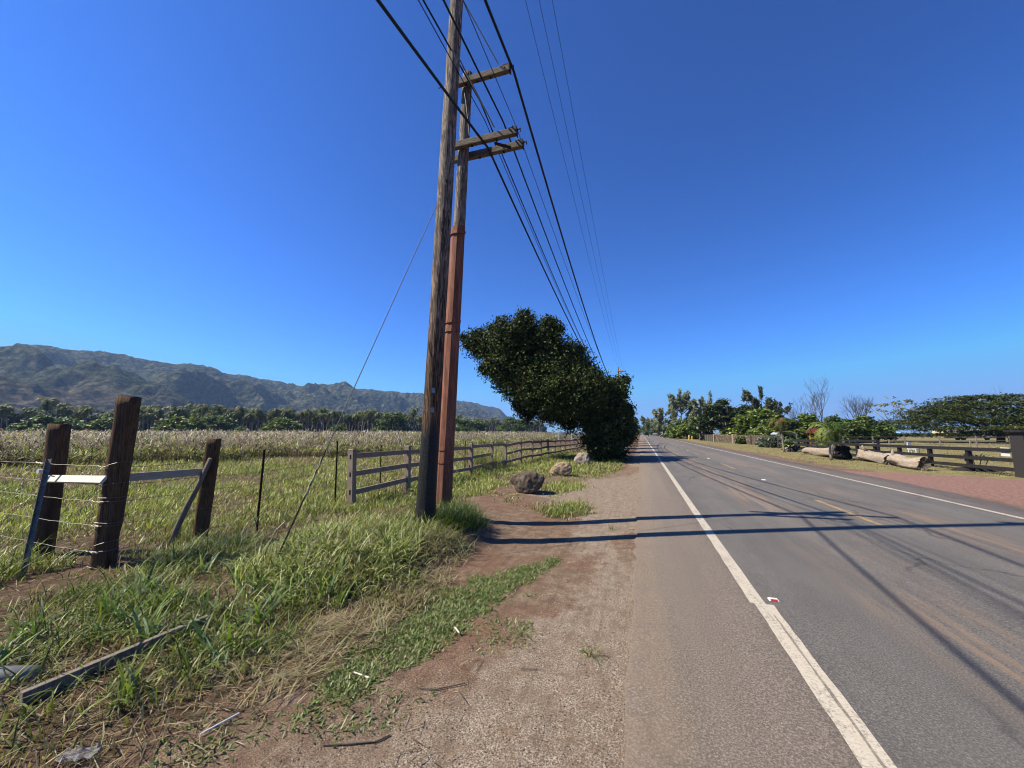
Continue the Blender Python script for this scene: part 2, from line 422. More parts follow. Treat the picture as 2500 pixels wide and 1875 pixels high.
c = t.mix(.7, (.142, .131, .121), agg)
mot = t.ramp(t.noise(1.4, 6, .65, t.coord((1, .35, 1))), [(.3, .86), (.7, 1.14)]); c = t.mix(1.0, c, mot, 'MULTIPLY')
shc = t.mix(.85, (.172, .142, .120), t.ramp(t.noise(70, 5, .8, obc), [(.3, (.05, .04, .034)), (.5, (.178, .146, .122)), (.66, (.42, .35, .30))]))
c = t.mix(sh, c, shc)
band = t.ramp(t.math('MULTIPLY', xw, .1), [(.19, 0.0), (.245, 1.0), (.30, .5), (.34, 0.0), (.42, 0.0), (.50, .85), (.56, .3), (.62, 0.0)])
streak = t.ramp(t.noise(2.2, 6, .7, t.coord((3.2, .16, 1))), [(.42, 0.0), (.6, 1.0)])
pat = t.ramp(t.noise(.45, 5, .6, t.coord((1, .45, 1))), [(.40, .15), (.62, 1.0)])
dust = t.math('MULTIPLY', t.math('MULTIPLY', band, streak), t.math('MULTIPLY', pat, 1.0))
c = t.mix(dust, c, (.32, .215, .145))
edged = t.math('MULTIPLY', t.ramp(t.math('MULTIPLY', xw, .1), [(0.0, .5), (.025, 0.0), (.66, 0.0), (.80, .8)]), t.ramp(t.noise(3, 5, .7, obc), [(.35, .3), (.65, 1.0)]))
c = t.mix(edged, c, (.25, .18, .13))
flk = t.ramp(t.noise(7, 4, .6, t.coord((3, .7, 1)), 0), [(.73, 0.0), (.79, .5)]); c = t.mix(flk, c, (.3, .28, .25))
wv = t.n('VectorMath', operation='ADD'); t.l(t.coord((.55, .28, 1)), wv.inputs[0]); nz = t.n('TexNoise'); nz.inputs['Scale'].default_value = 2.5; nz.inputs['Detail'].default_value = 5; t.l(obc, nz.inputs['Vector'])
sc2 = t.n('VectorMath', operation='SCALE'); t.l(nz.outputs[1], sc2.inputs[0]); sc2.inputs['Scale'].default_value = .22; t.l(sc2.outputs[0], wv.inputs[1])
crack = t.ramp(t.vor(.9, wv.outputs[0], 'DISTANCE_TO_EDGE'), [(0.0, 1.0), (.006, .7), (.012, 0.0)]); crack = t.math('MULTIPLY', crack, t.ramp(t.noise(.35, 3, .5, obc), [(.5, 0.0), (.6, .6)]))
c = t.mix(crack, c, (.03, .028, .027))
tyre = t.ramp(t.noise(.9, 4, .6, t.coord((2.2, .06, 1))), [(.35, .9), (.65, 1.1)]); c = t.mix(1.0, c, tyre, 'MULTIPLY')
t.base(c, .8); t.p.inputs['Specular IOR Level'].default_value = .25
t.bump(t.noise(150, 3, .7, obc), .8, .01); M['asphalt'] = t.m
rd = npmesh('road', V, Q, None, None, M['asphalt'], None, True); tag(rd, 'grey asphalt road with dusty wheel tracks', 'road', kind='structure')

def paintmat(name, col1, wear, dust):
    t = NT(name); o = t.coord(); n = t.noise(60, 5, .75, o); n2 = t.noise(5, 5, .7, t.coord((2, .6, 1)))
    f = t.ramp(t.math('MULTIPLY_ADD', n, .6, t.math('MULTIPLY', n2, .4)), [(wear - .05, 1.0), (wear + .05, 0.0)])
    c = t.mix(t.ramp(n2, [(.4, 0.0), (.8, .35)]), col1, dust); c = t.mix(t.math('MULTIPLY', f, .7), c, (.13, .115, .1))
    tread = t.ramp(t.noise(30, 2, .5, t.coord((.6, 3, 1))), [(.45, .88), (.6, 1.0)]); c = t.mix(1.0, c, tread, 'MULTIPLY')
    t.base(c, .7); t.bump(n, .4, .004); return t.m
M['wpaint'] = paintmat('worn_white_paint', (.62, .555, .46), .45, (.42, .34, .26))
M['ypaint'] = paintmat('worn_yellow_paint', (.50, .32, .13), .50, (.45, .28, .14))
M['fadedpaint'] = paintmat('faded_groove_paint', (.36, .32, .27), .5, (.27, .21, .165))
def strip(mb, y0, y1, cx, wd, dz=.004, st=.14):
    yy = axis(y0, y1, y0, min(y1, 30), st, .06); yy = np.unique(np.clip(yy, y0, y1)); b = len(mb.v); 
    for k, y in enumerate(yy):
        x0 = cx - wd / 2 + .006 * math.sin(y * 9.1) * vnoise(y * 6, 0, 3); x1 = cx + wd / 2 + .008 * (vnoise(y * 7, 4, 5) - .5)
        mb.v += [(x0, y, float(road_z(x0)) + dz), (x1, y, float(road_z(x1)) + dz)]
        if k: q = b + 2 * k; mb.f.append((q - 2, q - 1, q + 1, q))
m = MB(); strip(m, -3, 4.70, 1.075, .165); strip(m, 4.70, 400, 1.025, .135)
m.f.append((0, 0, 0)) if False else None
tag(m.build('edge_line', M['wpaint']), 'worn white line along the near edge of the lane', 'road marking', kind='structure')
m = MB(); strip(m, -3, 4.45, 1.095, .018, .008); tag(m.build('line_groove', M['fadedpaint']), 'grey worn groove in the near white line', 'road marking', kind='structure')
m = MB(); strip(m, -20, 400, 7.02, .125); tag(m.build('far_edge_line', M['wpaint']), 'thin white line along the far edge of the road', 'road marking', kind='structure')
m = MB()
for k in range(-1, 13):
    if k == 0: strip(m, 8.9, 11.95, 4.02, .11)
    else: strip(m, 8.9 + 12.2 * k - .4, 11.95 + 12.2 * k, 4.0, .11)
tag(m.build('centre_line', M['ypaint']), 'dashed yellow line in the middle of the road', 'road marking', kind='structure')

def marker(x, y, label, redside=True, s=1.0, mat='white', group=None):
    z = float(road_z(x)) + .003
    r = thing('road_marker', label, 'road reflector', (x, y, z), 0, group)
    m = MB(); a, b, h = .055 * s, .05 * s, .018 * s
    m.add([(-a, -b, 0), (a, -b, 0), (a, b, 0), (-a, b, 0), (-a * .8, -b * .45, h), (a * .8, -b * .45, h), (a * .8, b * .45, h), (-a * .8, b * .45, h)],
          [(4, 5, 6, 7), (0, 1, 5, 4), (1, 2, 6, 5), (2, 3, 7, 6), (3, 0, 4, 7)]); m.build('housing', M[mat], r)
    if redside:
        m = MB(); m.add([(-a * .75, -b * .98, .003), (a * .75, -b * .98, .003), (a * .68, -b * .5, h * .93), (-a * .68, -b * .5, h * .93)], [(0, 1, 2, 3)])
        o = m.build('reflector', M['red'], r); o.location = (0, -.002, .001)
    return r
marker(1.195, 4.84, 'white and red raised reflector beside the jog in the near white line', True, .8)
gm = 'small reflectors between the yellow dashes'
for k, ow in enumerate(('nearest', 'second nearest', 'third nearest', 'fourth nearest', 'farthest')):
    marker(4.0, 16.3 + 12.2 * k, ow + ' small white reflector between the yellow dashes', False, 1.1, group=gm)

# ------------------------------------------------------------------ hills
RA = [-105, -80, -70.2, -69.3, -67.5, -66.0, -64.8, -63.2, -61.8, -60.0, -58.0, -56.0, -53.8, -51.1, -49.2, -47.2, -45.1, -43.0, -41.3, -39.6, -37.3, -34.2, -30.8, -25.7, -23.4, -21.4, -19.4, -18.5, -16.2, -12.9]
RE = [.12, .13, 0.1347, 0.1389, 0.1374, 0.1312, 0.1367, 0.1408, 0.139, 0.1371, 0.1312, 0.1268, 0.1209, 0.1181, 0.1126, 0.1058, 0.1037, 0.1025, 0.1081, 0.1062, 0.1002, 0.0952, 0.0866, 0.0765, 0.0757, 0.069, 0.0588, 0.0427, 0.0106, 0.0]
def ridge(az): return np.interp(az, RA, RE)
az = np.linspace(-105, -12, 900); rr = np.concatenate([np.linspace(560, 2300, 230), np.linspace(2350, 4200, 22)])
A_, R_ = np.meshgrid(az, rr); x = np.sin(np.radians(A_)) * R_; y = np.cos(np.radians(A_)) * R_
rc = np.interp(A_, [-105, -60, -45, -30, -15], [1650, 1650, 1850, 2250, 3000]); fr = np.interp(A_, [-105, -50, -30, -15], [620, 700, 1000, 1600])
hr = ridge(A_) * rc * 1.0
tt = np.clip((R_ - fr) / (rc - fr), 0, 1.0); prof = tt ** 1.35
gul = fbm(x / 210, y / 210, 5, 12) - .5; spur = np.abs(fbm(x / 330 + 3, y / 330, 4, 15) - .5) * 2
h = hr * prof * (1 + .0 * gul) + (gul * 300 - spur * 300 + 70) * np.sin(np.pi * np.clip(tt, 0, 1)) ** .8 * (hr / 330)
h += (fbm(x / 60, y / 60, 4, 18) - .5) * 16 * sst(tt, 0, .15) + (fbm(x / 14, y / 14, 3, 21) - .5) * 11 * sst(tt, 0, .1)
h += np.where(R_ > rc, -(R_ - rc) * .12, 0); h = h - 3
V = np.stack([x, y, h], -1).reshape(-1, 3); n_r, n_a = A_.shape; i = np.arange(n_r * n_a).reshape(n_r, n_a)
Q = np.stack([i[:-1, :-1], i[1:, :-1], i[1:, 1:], i[:-1, 1:]], -1).reshape(-1, 4)
t = NT('hill_scrub'); o = t.coord(); s1 = t.noise(.085, 6, .75, o); s2 = t.noise(.006, 5, .6, o); s3 = t.vor(.07, o)
c = t.ramp(s1, [(.38, (.012, .02, .014)), (.48, (.05, .06, .035)), (.57, (.11, .112, .07)), (.68, (.22, .19, .135))])
c2 = t.ramp(s1, [(.36, (.035, .03, .03)), (.52, (.13, .105, .09)), (.68, (.24, .19, .155))])
sz = t.n('SeparateXYZ'); t.l(o, sz.inputs[0]); lowm = t.ramp(t.math('MULTIPLY_ADD', s2, 220.0, t.math('MULTIPLY', sz.outputs[2], 1.0)), [(0.0, 0.0), (1.0, 1.0)])
lowm = t.ramp(t.math('MULTIPLY', t.math('ADD', sz.outputs[2], t.math('MULTIPLY', s2, 260.0)), .004), [(.52, .85), (.86, 0.0)])
c = t.mix(lowm, c, c2); c = t.mix(t.ramp(t.noise(.02, 4, .6, o), [(.6, 0.0), (.68, .8)]), c, (.02, .03, .018))
t.base(c, 1.0); t.p.inputs['Specular IOR Level'].default_value = 0.0
b = t.bump(t.math('ADD', s3, s1), .9, 7.0); M['hill'] = t.m
tag(npmesh('hills', V, Q, None, None, M['hill'], None, True), 'long scrub covered mountain ridge', 'hills', kind='structure')

# ------------------------------------------------------------------ haze
m = MB(); m.box((0, 2400, 225), (9600, 8000, 456))
t = NT('haze_air'); t.t.nodes.remove(t.p); v = t.n('VolumePrincipled'); v.inputs['Color'].default_value = (.36, .57, 1.0, 1)
v.inputs['Density'].default_value = .00013; v.inputs['Anisotropy'].default_value = .2; t.l(v.outputs[0], t.out.inputs['Volume'])
hz = m.build('haze', t.m); tag(hz, 'thin blue haze in the air before the hills', 'haze', kind='stuff')

# ------------------------------------------------------------------ utility poles
def polemat(name, tar_z, tar_w, greyz):
    t = NT(name); o = t.coord(); v = t.coord((9, 9, .75)); n = t.noise(2.6, 7, .72, v, 1.6); n2 = t.noise(1.0, 4, .6, t.coord((7, 7, .5)))
    fl = t.vor(3.2, t.coord((14, 14, 1.6)))
    brown = t.ramp(n, [(.40, (.015, .009, .006)), (.50, (.11, .06, .034)), (.64, (.33, .2, .12))])
    grey = t.ramp(n, [(.40, (.03, .024, .02)), (.50, (.19, .15, .12)), (.63, (.55, .45, .36))])
    sz = t.n('SeparateXYZ'); t.l(o, sz.inputs[0]); zz = t.math('MULTIPLY_ADD', n2, 1.4, sz.outputs[2])
    g_ = t.ramp(t.math('MULTIPLY', zz, .1), [(greyz[0] / 10, 0.0), (greyz[1] / 10, 1.0)])
    c = t.mix(g_, brown, grey); rough = .85
    if tar_z > 0:
        tz = t.ramp(t.math('MULTIPLY', t.math('ADD', sz.outputs[2], t.math('MULTIPLY', n2, tar_w)), .25), [((tar_z) / 4, 1.0), ((tar_z + .35) / 4, 0.0)])
        c = t.mix(tz, c, t.ramp(t.noise(40, 4, .7, o), [(.35, (.008, .008, .009)), (.62, (.03, .029, .03)), (.75, (.11, .105, .105))]))
        t.inp(t.p.inputs['Roughness'], t.math('MULTIPLY_ADD', tz, -.42, .88)); t.inp(t.p.inputs['Base Color'], t.mix(1.0, c, (ALB, ALB, ALB), 'MULTIPLY'))
        h = t.math('ADD', t.math('MULTIPLY', n, 1.0), t.math('MULTIPLY', t.noise(38, 3, .6, o), t.math('MULTIPLY', tz, .5)))
    else:
        t.base(c, rough); h = t.math('ADD', n, t.math('MULTIPLY', fl, .3))
    t.bump(h, 1.0, .022); return t.m
M['pole_tar'] = polemat('tarred_pole_wood', 1.9, .5, (3.2, 7.5))
M['pole_grey'] = polemat('grey_pole_wood', 0, 0, (1.0, 3.0))
t = NT('rust_red_guard'); o = t.coord(); n = t.noise(3, 6, .7, t.coord((5, 5, .5))); sz = t.n('SeparateXYZ'); t.l(o, sz.inputs[0])
c = t.ramp(n, [(.3, (.15, .05, .03)), (.5, (.27, .105, .062)), (.72, (.42, .2, .13))])
c = t.mix(t.ramp(t.noise(9, 5, .75, t.coord((6, 6, .8))), [(.55, 0.0), (.66, .75)]), c, (.045, .026, .02))
low = t.ramp(t.math('MULTIPLY', t.math('ADD', sz.outputs[2], n), .4), [(.35, .6), (.75, 0.0)]); c = t.mix(t.math('MULTIPLY', low, t.ramp(t.noise(14, 5, .8, t.coord((3, 3, .5))), [(.42, 0.0), (.55, 1.0)])), c, (.10, .05, .035))
t.base(c, .8); t.bump(n, .5, .015); M['guard'] = t.m

def pole_pts(base, top, n): return [Vector(base).lerp(Vector(top), i / n) for i in range(n + 1)]
def shaft(base, top, r0, r1, mat, parent, name='shaft', segs=60, sides=40):
    a, b = Vector(base), Vector(top); V = []; q = []
    for i in range(segs + 1):
        tt_ = i / segs; p = a.lerp(b, tt_); r = r0 + (r1 - r0) * tt_
        for k in range(sides):
            an = 2 * math.pi * k / sides
            rr = r * (1 + .05 * (float(vnoise(an * 2.2, p.z * .8, 3)) - .5) + .03 * (float(vnoise(an * 9, p.z * 2.2, 4)) - .5)) * (1 + .35 * math.exp(-p.z * 3) * .25)
            V.append((p.x + rr * math.cos(an) - a.x, p.y + rr * math.sin(an) - a.y, p.z - a.z))
    m = MB(); m.v = V
    for i in range(segs):
        for k in range(sides): m.f.append((i * sides + k, i * sides + (k + 1) % sides, (i + 1) * sides + (k + 1) % sides, (i + 1) * sides + k))
    m.f.append(tuple(segs * sides + k for k in range(sides)))
    return m.build(name, mat, parent, True)

P1 = (-3.72, 6.55); P2 = (-4.08, 7.95)      # drawing coordinates, brought to true size by K below
K = .882
po = thing('utility_pole', 'tall dark brown pole with black tarred foot nearest the camera', 'utility pole', (P1[0], P1[1], 0))
LEAN = .0415
shaft((0, 0, -.1), (LEAN * 13.9, 0, 13.9), .172, .118, M['pole_tar'], po, segs=110)
m = MB(); m.bar((LEAN * 13.3 - .1, .17, 13.3), (LEAN * 13.3 + 1.95, .17, 13.3), .1, .13); m.build('crossarm', M['arm_wood'], po)
for dx in (.62, .98, 1.32):
    m = MB(); m.tube([(LEAN * 13.3 + dx, .17, 13.36), (LEAN * 13.3 + dx, .17, 13.42), (LEAN * 13.3 + dx, .17, 13.46), (LEAN * 13.3 + dx, .17, 13.54)], [.02, .06, .045, .02], 10); m.build('insulator', M['insul'], po)
m = MB(); m.tube([(-.17 + LEAN * 5.1 + .03, -.02, 8.6), (-.2 + LEAN * 5.1 + .16, -.02, 8.62)], .012, 6); m.build('step_bolt', M['steel'], po)

pg = thing('utility_pole', 'shorter grey pole with a rust red casing and crossarms', 'utility pole', (P2[0], P2[1], 0))
shaft((0, 0, -.1), (.42, 0, 10.15), .165, .115, M['pole_grey'], pg, segs=80)
# casing: six sided steel channel wrapped round the front left of the pole
def casing(z0, z1, r0, r1, name, mat, grow=0.0):
    m = MB(); A = [R(a) for a in (150, 185, 217, 250, 283, 318, 340)]; n = len(A)
    for z, r in ((z0, r0), (z1, r1)):
        cx_ = .0415 * z
        for q in (0, 1):
            for a in A:
                rr = (r + grow if q == 0 else r - .015)
                m.v.append((cx_ + rr * math.cos(a), rr * math.sin(a), z))
    o_ = lambda lv, q, k: lv * 2 * n + q * n + k
    for k in range(n - 1):
        m.f.append((o_(0, 0, k), o_(0, 0, k + 1), o_(1, 0, k + 1), o_(1, 0, k)))
        m.f.append((o_(0, 1, k + 1), o_(0, 1, k), o_(1, 1, k), o_(1, 1, k + 1)))
        m.f.append((o_(1, 0, k), o_(1, 0, k + 1), o_(1, 1, k + 1), o_(1, 1, k)))
        m.f.append((o_(0, 0, k + 1), o_(0, 0, k), o_(0, 1, k), o_(0, 1, k + 1)))
    for k in (0, n - 1): m.f.append((o_(0, 0, k), o_(1, 0, k), o_(1, 1, k), o_(0, 1, k)))
    return m.build(name, mat, cs)
m = MB(); cs = None
cs = pg; cs = casing(.0, 6.35, .205, .185, 'casing', M['guard'])
for z in (1.05, 1.32, 3.9, 4.1, 6.15):
    casing(z, z + .07, .209, .207, 'band', M['guard'], .004 + .0025)
arm_d = {}
def crossarm(x0, x1, y, z, name='crossarm'):
    m = MB(); m.bar((x0 - P2[0], y - P2[1], z), (x1 - P2[0], y - P2[1], z), .115, .15)
    o = m.build(name, M['arm_wood'], pg, bevel=.012)
    e = MB(); X_ = x1 - P2[0]; Y_ = y - P2[1]
    e.box((X_ + .012, Y_, z), (.02, .15, .19)); e.box((X_ - .08, Y_, z + .082), (.16, .12, .012)); e.tube([(X_ - .09, Y_, z + .08), (X_ - .09, Y_, z + .17)], .012, 6)
    e.tube([(X_ - .1, Y_ - .09, z), (X_ - .1, Y_ + .09, z)], .014, 6); e.tube([(X_ + .02, Y_ + .02, z + .05), (X_ + .09, Y_ + .02, z + .07), (X_ + .09, Y_ + .02, z)], .016, 6)
    e.build('end_bracket', M['steel'], o)
    for f in (.3, .52, .7):
        b = MB(); b.tube([(X_ - f * 1.5, Y_, z - .11), (X_ - f * 1.5, Y_, z - .085), (X_ - f * 1.5, Y_, z - .0849), (X_ - f * 1.5, Y_, z + .12)], [.026, .026, .011, .011], 6)
        b.build('bolt', M['steel'], o)
    return o
crossarm(-4.05, -2.54, 7.74, 9.86); crossarm(-4.12, -2.38, 7.74, 8.27); crossarm(-4.12, -2.36, 8.16, 8.27)
for a, b_ in (((-3.27, 6.62, 10.75), (-2.78, 7.66, 9.98)), ((-3.30, 6.66, 9.35), (-2.86, 7.66, 8.42))):
    m = MB(); q = (Vector(a) - Vector((*P1, 0)), Vector(b_) - Vector((*P1, 0))); m.bar(q[0], q[1], .045, .02, (1, .6, 0)); m.build('brace', M['galv'] if a[2] > 10 else M['grey_wood'], po)
m = MB(); m.bar((-2.9 - P2[0], 7.8 - P2[1], 8.16), (-2.62 - P2[0], 8.1 - P2[1], 8.2), .04, .05); m.build('spacer', M['steel'], pg)
for o_s, p_s in ((po, P1), (pg, P2)): o_s.location = (p_s[0] * K, p_s[1] * K, .2); o_s.scale = (K, K, K)
m = MB(); m.tube([(.40, -.12, 9.7), (.44, -.2, 9.55), (.5, -.22, 9.2), (.6, -.25, 8.4)], .012, 6); m.build('drop_wire', M['cable'], pg)
# overhead cables: (label, x at near pole, x at next pole, z near, z next, sag ahead, sag behind, radius, x behind, z behind)
def cable(name, label, x0, x1, z0, z1, s1, s0, r, xb, zb, y0=7.95, y1=72, yb=-47):
    pts = []
    for k in range(40, 0, -1):
        f = (k / 40) ** 1.35; pts.append((x0 + (xb - x0) * f, y0 + (yb - y0) * f, z0 + (zb - z0) * f - 4 * s0 * f * (1 - f)))
    for k in range(0, 41):
        f = (k / 40) ** 1.35; pts.append((x0 + (x1 - x0) * f, y0 + (y1 - y0) * f, z0 + (z1 - z0) * f - 4 * s1 * f * (1 - f)))
    pts = [(p[0] * K, p[1] * K, p[2] * K + .2) for p in pts]; m = MB(); m.tube(pts, r * K, 8); o = m.build(name, M['cable'], None, True)
    return tag(o, label, 'cable', None)
cable('overhead_cable', 'thick black cable, lowest of the bundle, passing left of the crossarms', -3.12, -3.3, 8.2, 7.9, 1.95, 2.7, .026, -3.9, 8.5)
cable('overhead_cable', 'black cable passing behind the top of the grey pole', -3.32, -3.2, 9.42, 7.9, 2.2, 1.4, .017, -3.7, 9.3)
cable('overhead_cable', 'black cable crossing in front of the middle of both lower crossarms', -2.75, -2.8, 8.76, 8.1, 2.3, 1.0, .019, -3.0, 9.0)
cable('overhead_cable', 'thin dark wire nearest the left side of the bundle, behind the near pole', -3.2, -3.1, 8.9, 8.0, 2.2, .8, .009, -3.6, 8.8)
cable('overhead_cable', 'thin dark wire clamped to the ends of the two lower crossarms', -2.42, -2.6, 8.5, 8.1, 1.8, .6, .007, -2.3, 9.3)
cable('overhead_cable', 'thick black cable hanging from the end of the top crossarm', -2.50, -2.55, 9.97, 8.9, 3.1, 1.5, .030, -2.5, 9.6)
for dx, lab in ((.62, 'leftmost of the three thin high wires beside the bundle'), (.98, 'middle one of the three thin high wires beside the bundle'), (1.32, 'rightmost of the three thin high wires beside the bundle')):
    x0 = P1[0] + LEAN * 13.3 + dx
    cable('power_line', lab, x0, x0 - .85, 13.56, 12.6, .75, .8, .0065, x0, 13.4, y0=6.72)
# sag lump on the thick cable
gw = thing('guy_wire', 'thin slanting stay wire with a yellowed wrap, left of the poles', 'guy wire', (-4.09, 3.69, .05))
pts = [Vector((0, 0, -.02)).lerp(Vector((-3.44 + 4.09, 6.97 - 3.69, 7.2)), k / 20) for k in range(21)]
m = MB(); m.tube(pts, .0065, 6); m.build('strand', M['wire'], gw)
m = MB(); m.tube([pts[0].lerp(pts[20], f) for f in (0, .06, .12, .2)], .011, 6); m.build('anchor_rod', M['steel'], gw)
m = MB()
q = [pts[0].lerp(pts[20], f) + Vector((.008 * math.sin(f * 300), 0, .004 * math.cos(f * 170))) for f in np.linspace(.118, .19, 14)]
m.tube(q, [.008, .018, .012, .017, .011, .016, .012, .015, .01, .013, .01, .012, .009, .008], 7); m.build('wrap', plainmat('yellowed_wrap', (.42, .36, .24), .8), gw)
m = MB(); m.tube([(0, 0, 0), (-.05, -.02, .25), (.08, .02, .55), (.1, .1, .62)], .006, 5); m.build('loose_end', M['wire'], gw)

# the next pole, far along the road
pn = thing('utility_pole', 'distant pole just above the dark roadside tree', 'utility pole', (-3.05, 63.6, 0)); pn.scale = (K, K, K)
shaft((0, 0, 0), (0, 0, 13.4), .17, .12, M['pole_grey'], pn, segs=14, sides=12)
m = MB(); m.bar((-.2, -.15, 12.5), (1.3, -.15, 12.5), .1, .13); m.build('crossarm', M['arm_wood'], pn)
for dx in (.02, .36, .7, 1.2):
    m = MB(); m.tube([(dx, -.15, 12.56), (dx, -.15, 12.66), (dx, -.15, 12.8)], [.02, .07, .03], 8); m.build('insulator', M['orange'], pn)

# ------------------------------------------------------------------ near wire fence on the left
wf = thing('wire_fence', 'old wire fence with three heavy wooden posts and steel stakes', 'fence', (-6.2, 3.3, 0))
WF = Vector((-6.2, 3.3, 0))
def woodpost(x, y, w_, top, lx, ly, rot, name='wooden_post', notch=0):
    segs = 22; a = Vector((x, y, -.15)) - WF; b = Vector((x + lx, y + ly, top)) - WF; m = MB(); ring = []
    for k in range(24):
        an = 2 * math.pi * k / 24; c_, s_ = math.cos(an), math.sin(an); p = 5.5
        rr = 1 / ((abs(c_) ** p + abs(s_) ** p) ** (1 / p)); ring.append((c_ * rr, s_ * rr))
    cr, sr = math.cos(rot), math.sin(rot)
    for i_ in range(segs + 1):
        f = i_ / segs; p = a.lerp(b, f)
        for k, (u, v_) in enumerate(ring):
            j = 1 + .06 * (float(vnoise(k * 1.1, f * 6 + x, 7)) - .5) + .05 * (float(vnoise(k * .4, f * 14, 8)) - .5)
            if notch and u > .6 and abs(f - notch) < .03: j *= .88
            U = u * w_ / 2 * j; Vv = v_ * w_ / 2 * j
            m.v.append((p.x + U * cr - Vv * sr, p.y + U * sr + Vv * cr, p.z + (0 if i_ < segs else .012 * float(vnoise(k * .7, 1, 3)))))
    n = 24
    for i_ in range(segs):
        for k in range(n): m.f.append((i_ * n + k, i_ * n + (k + 1) % n, (i_ + 1) * n + (k + 1) % n, (i_ + 1) * n + k))
    m.f.append(tuple(segs * n + k for k in range(n))); return m.build(name, M['post_wood'], wf, True)
woodpost(-7.61, 3.38, .185, 1.81, .02, 0, R(28)); woodpost(-6.27, 3.33, .195, 2.14, .15, 0, R(30), notch=.25); woodpost(-6.32, 4.48, .16, 1.6, .14, 0, R(26))
rel = lambda *p: Vector(p) - WF
m = MB(); m.bar(rel(-7.42, 3.25, 1.10), rel(-6.17, 3.20, 1.135), .035, .095, (0, .7, 1)); m.build('brace_rail', M['board'], wf, bevel=.004)['label'] = 'pale sunlit wooden rail'
m = MB(); m.bar(rel(-6.16, 3.42, 1.14), rel(-6.2, 4.42, 1.125), .035, .10); m.build('brace_rail', M['shaded_rail'], wf, bevel=.004)
def stake(x, y, top, lx=0, w_=.035, name='steel_stake'):
    m = MB(); a = rel(x, y, -.1); b = rel(x + lx, y, top); m.bar(a, b, w_, .006); m.bar(a + Vector((0, .012, 0)), b + Vector((0, .012, 0)), .006, .028); m.build(name, M['steel'], wf)
stake(-6.01, 5.16, 1.42, .05, .032); stake(-6.6, 7.6, 1.5, -.02)
for yy in np.arange(9.6, 44, 2.9): stake(-6.85 - .02 * (yy - 9), yy, 1.35, random.uniform(-.04, .04), .03)
m = MB(); a = rel(-6.57, 2.78, -.05); b = rel(-7.36, 3.12, 1.32)
hz_ = [.30, .60, .84, .92, 1.08, 1.30]
def wirepath(z, pts, sag=.01):
    out = []
    for (x0, y0), (x1, y1) in zip(pts[:-1], pts[1:]):
        for k in range(8):
            f = k / 8; out.append((x0 + (x1 - x0) * f, y0 + (y1 - y0) * f, z - 4 * sag * f * (1 - f) + .004 * math.sin(k * 2 + z * 9)))
    out.append((*pts[-1], z)); return [Vector(p) - WF for p in out]
m = MB()
for z in (.30, .60, .88, 1.08, 1.30):
    m = MB(); m.tube(wirepath(z, [(-14, 3.6), (-10.5, 3.45), (-7.73, 3.26), (-6.35, 3.2), (-6.12, 3.2)]), .0035, 4)
    m.build('strand_wire', M['wire'], wf); m = MB(); m.tube(wirepath(z * .98, [(-6.12, 3.25), (-6.2, 4.38), (-6.0, 5.15), (-6.6, 7.6), (-6.86, 9.6), (-6.95, 15), (-7.2, 25), (-7.5, 43)]), .003, 4)
    m.build('strand_wire', M['wire'], wf)
for z in (.12, .3, .36, .6, .63, .88, .92, 1.06, 1.3):   # wraps round the tall post
    cx_, cy_ = -6.27 + .07 * z, 3.33; tl = random.uniform(-.03, .05); pts = []
    for k in range(17):
        an = 2 * math.pi * k / 16; pp = 4.5; rr = .112 / ((abs(math.cos(an)) ** pp + abs(math.sin(an)) ** pp) ** (1 / pp)); an2 = an + R(30)
        pts.append(rel(cx_ + rr * math.cos(an2), cy_ + rr * math.sin(an2), z + tl * math.cos(an2)))
    m = MB(); m.tube(pts, .0035, 4); m.build('wire_wrap', M['wire'], wf)
m = MB(); m.tube([rel(-6.36, 3.2, .02), rel(-6.33, 3.17, .2), rel(-6.2, 3.16, .34), rel(-6.12, 3.18, .5)], .0035, 4); m.build('loose_wire', M['wire'], wf)
m = MB(); m.tube([rel(-7.44, 3.22, 1.2), rel(-7.44, 3.16, 1.2)], .03, 14); m.build('insulator', M['white'], wf)
m = MB(); m.tube(wirepath(1.31, [(-7.74, 3.26), (-7.5, 3.2), (-7.38, 3.18)]), .007, 6); m.build('rope_tie', M['board'], wf)
m = MB(); m.tube([rel(-6.14, 4.3, 1.1), rel(-6.05, 3.9, .7), rel(-6.0, 3.6, .35), rel(-5.95, 3.5, .1)], .004, 4); m.build('slack_wire', M['wire'], wf)

t = NT('punched_steel'); n = t.noise(30, 4, .6, t.coord()); t.base(t.ramp(n, [(.3, (.12, .115, .10)), (.7, (.26, .25, .225))]), .9)
a = Vector((0, 0, -.05)); b = Vector((-7.30 + 6.62, 3.17 - 2.78, 1.36))
m = MB(); m.bar(a, b, .042, .005, (1, .6, 0)); m.bar(a + Vector((.018, .02, 0)), b + Vector((.018, .02, 0)), .005, .04, (1, .6, 0)); m.cut = (len(m.f), M['black'])
d = (b - a).normalized(); sd = d.cross(Vector((1, .6, 0))).normalized(); nn = sd.cross(d)
for k in range(1, 26):
    p = a.lerp(b, k / 26)
    for sgn in (-1, 1): m.tube([p + nn * .0036 * sgn, p + nn * .0042 * sgn], .0055, 8)
tag(m.build('steel_bar', t.m), 'grey punched steel bar leaning on the leftmost wooden post', 'metal bar').location = (-6.62, 2.78, 0)
m = MB(); m.tube([(-6.52, 4.20, -.05), (-6.42, 4.24, .35), (-6.34, 4.28, .62), (-6.2, 4.33, .95), (-6.06, 4.36, 1.32)], [.036, .04, .038, .034, .028], 9, rough=.12)
tag(m.build('leaning_stick', M['grey_wood'], None, True), 'rough grey stick leaning on the shortest wooden post', 'stick')

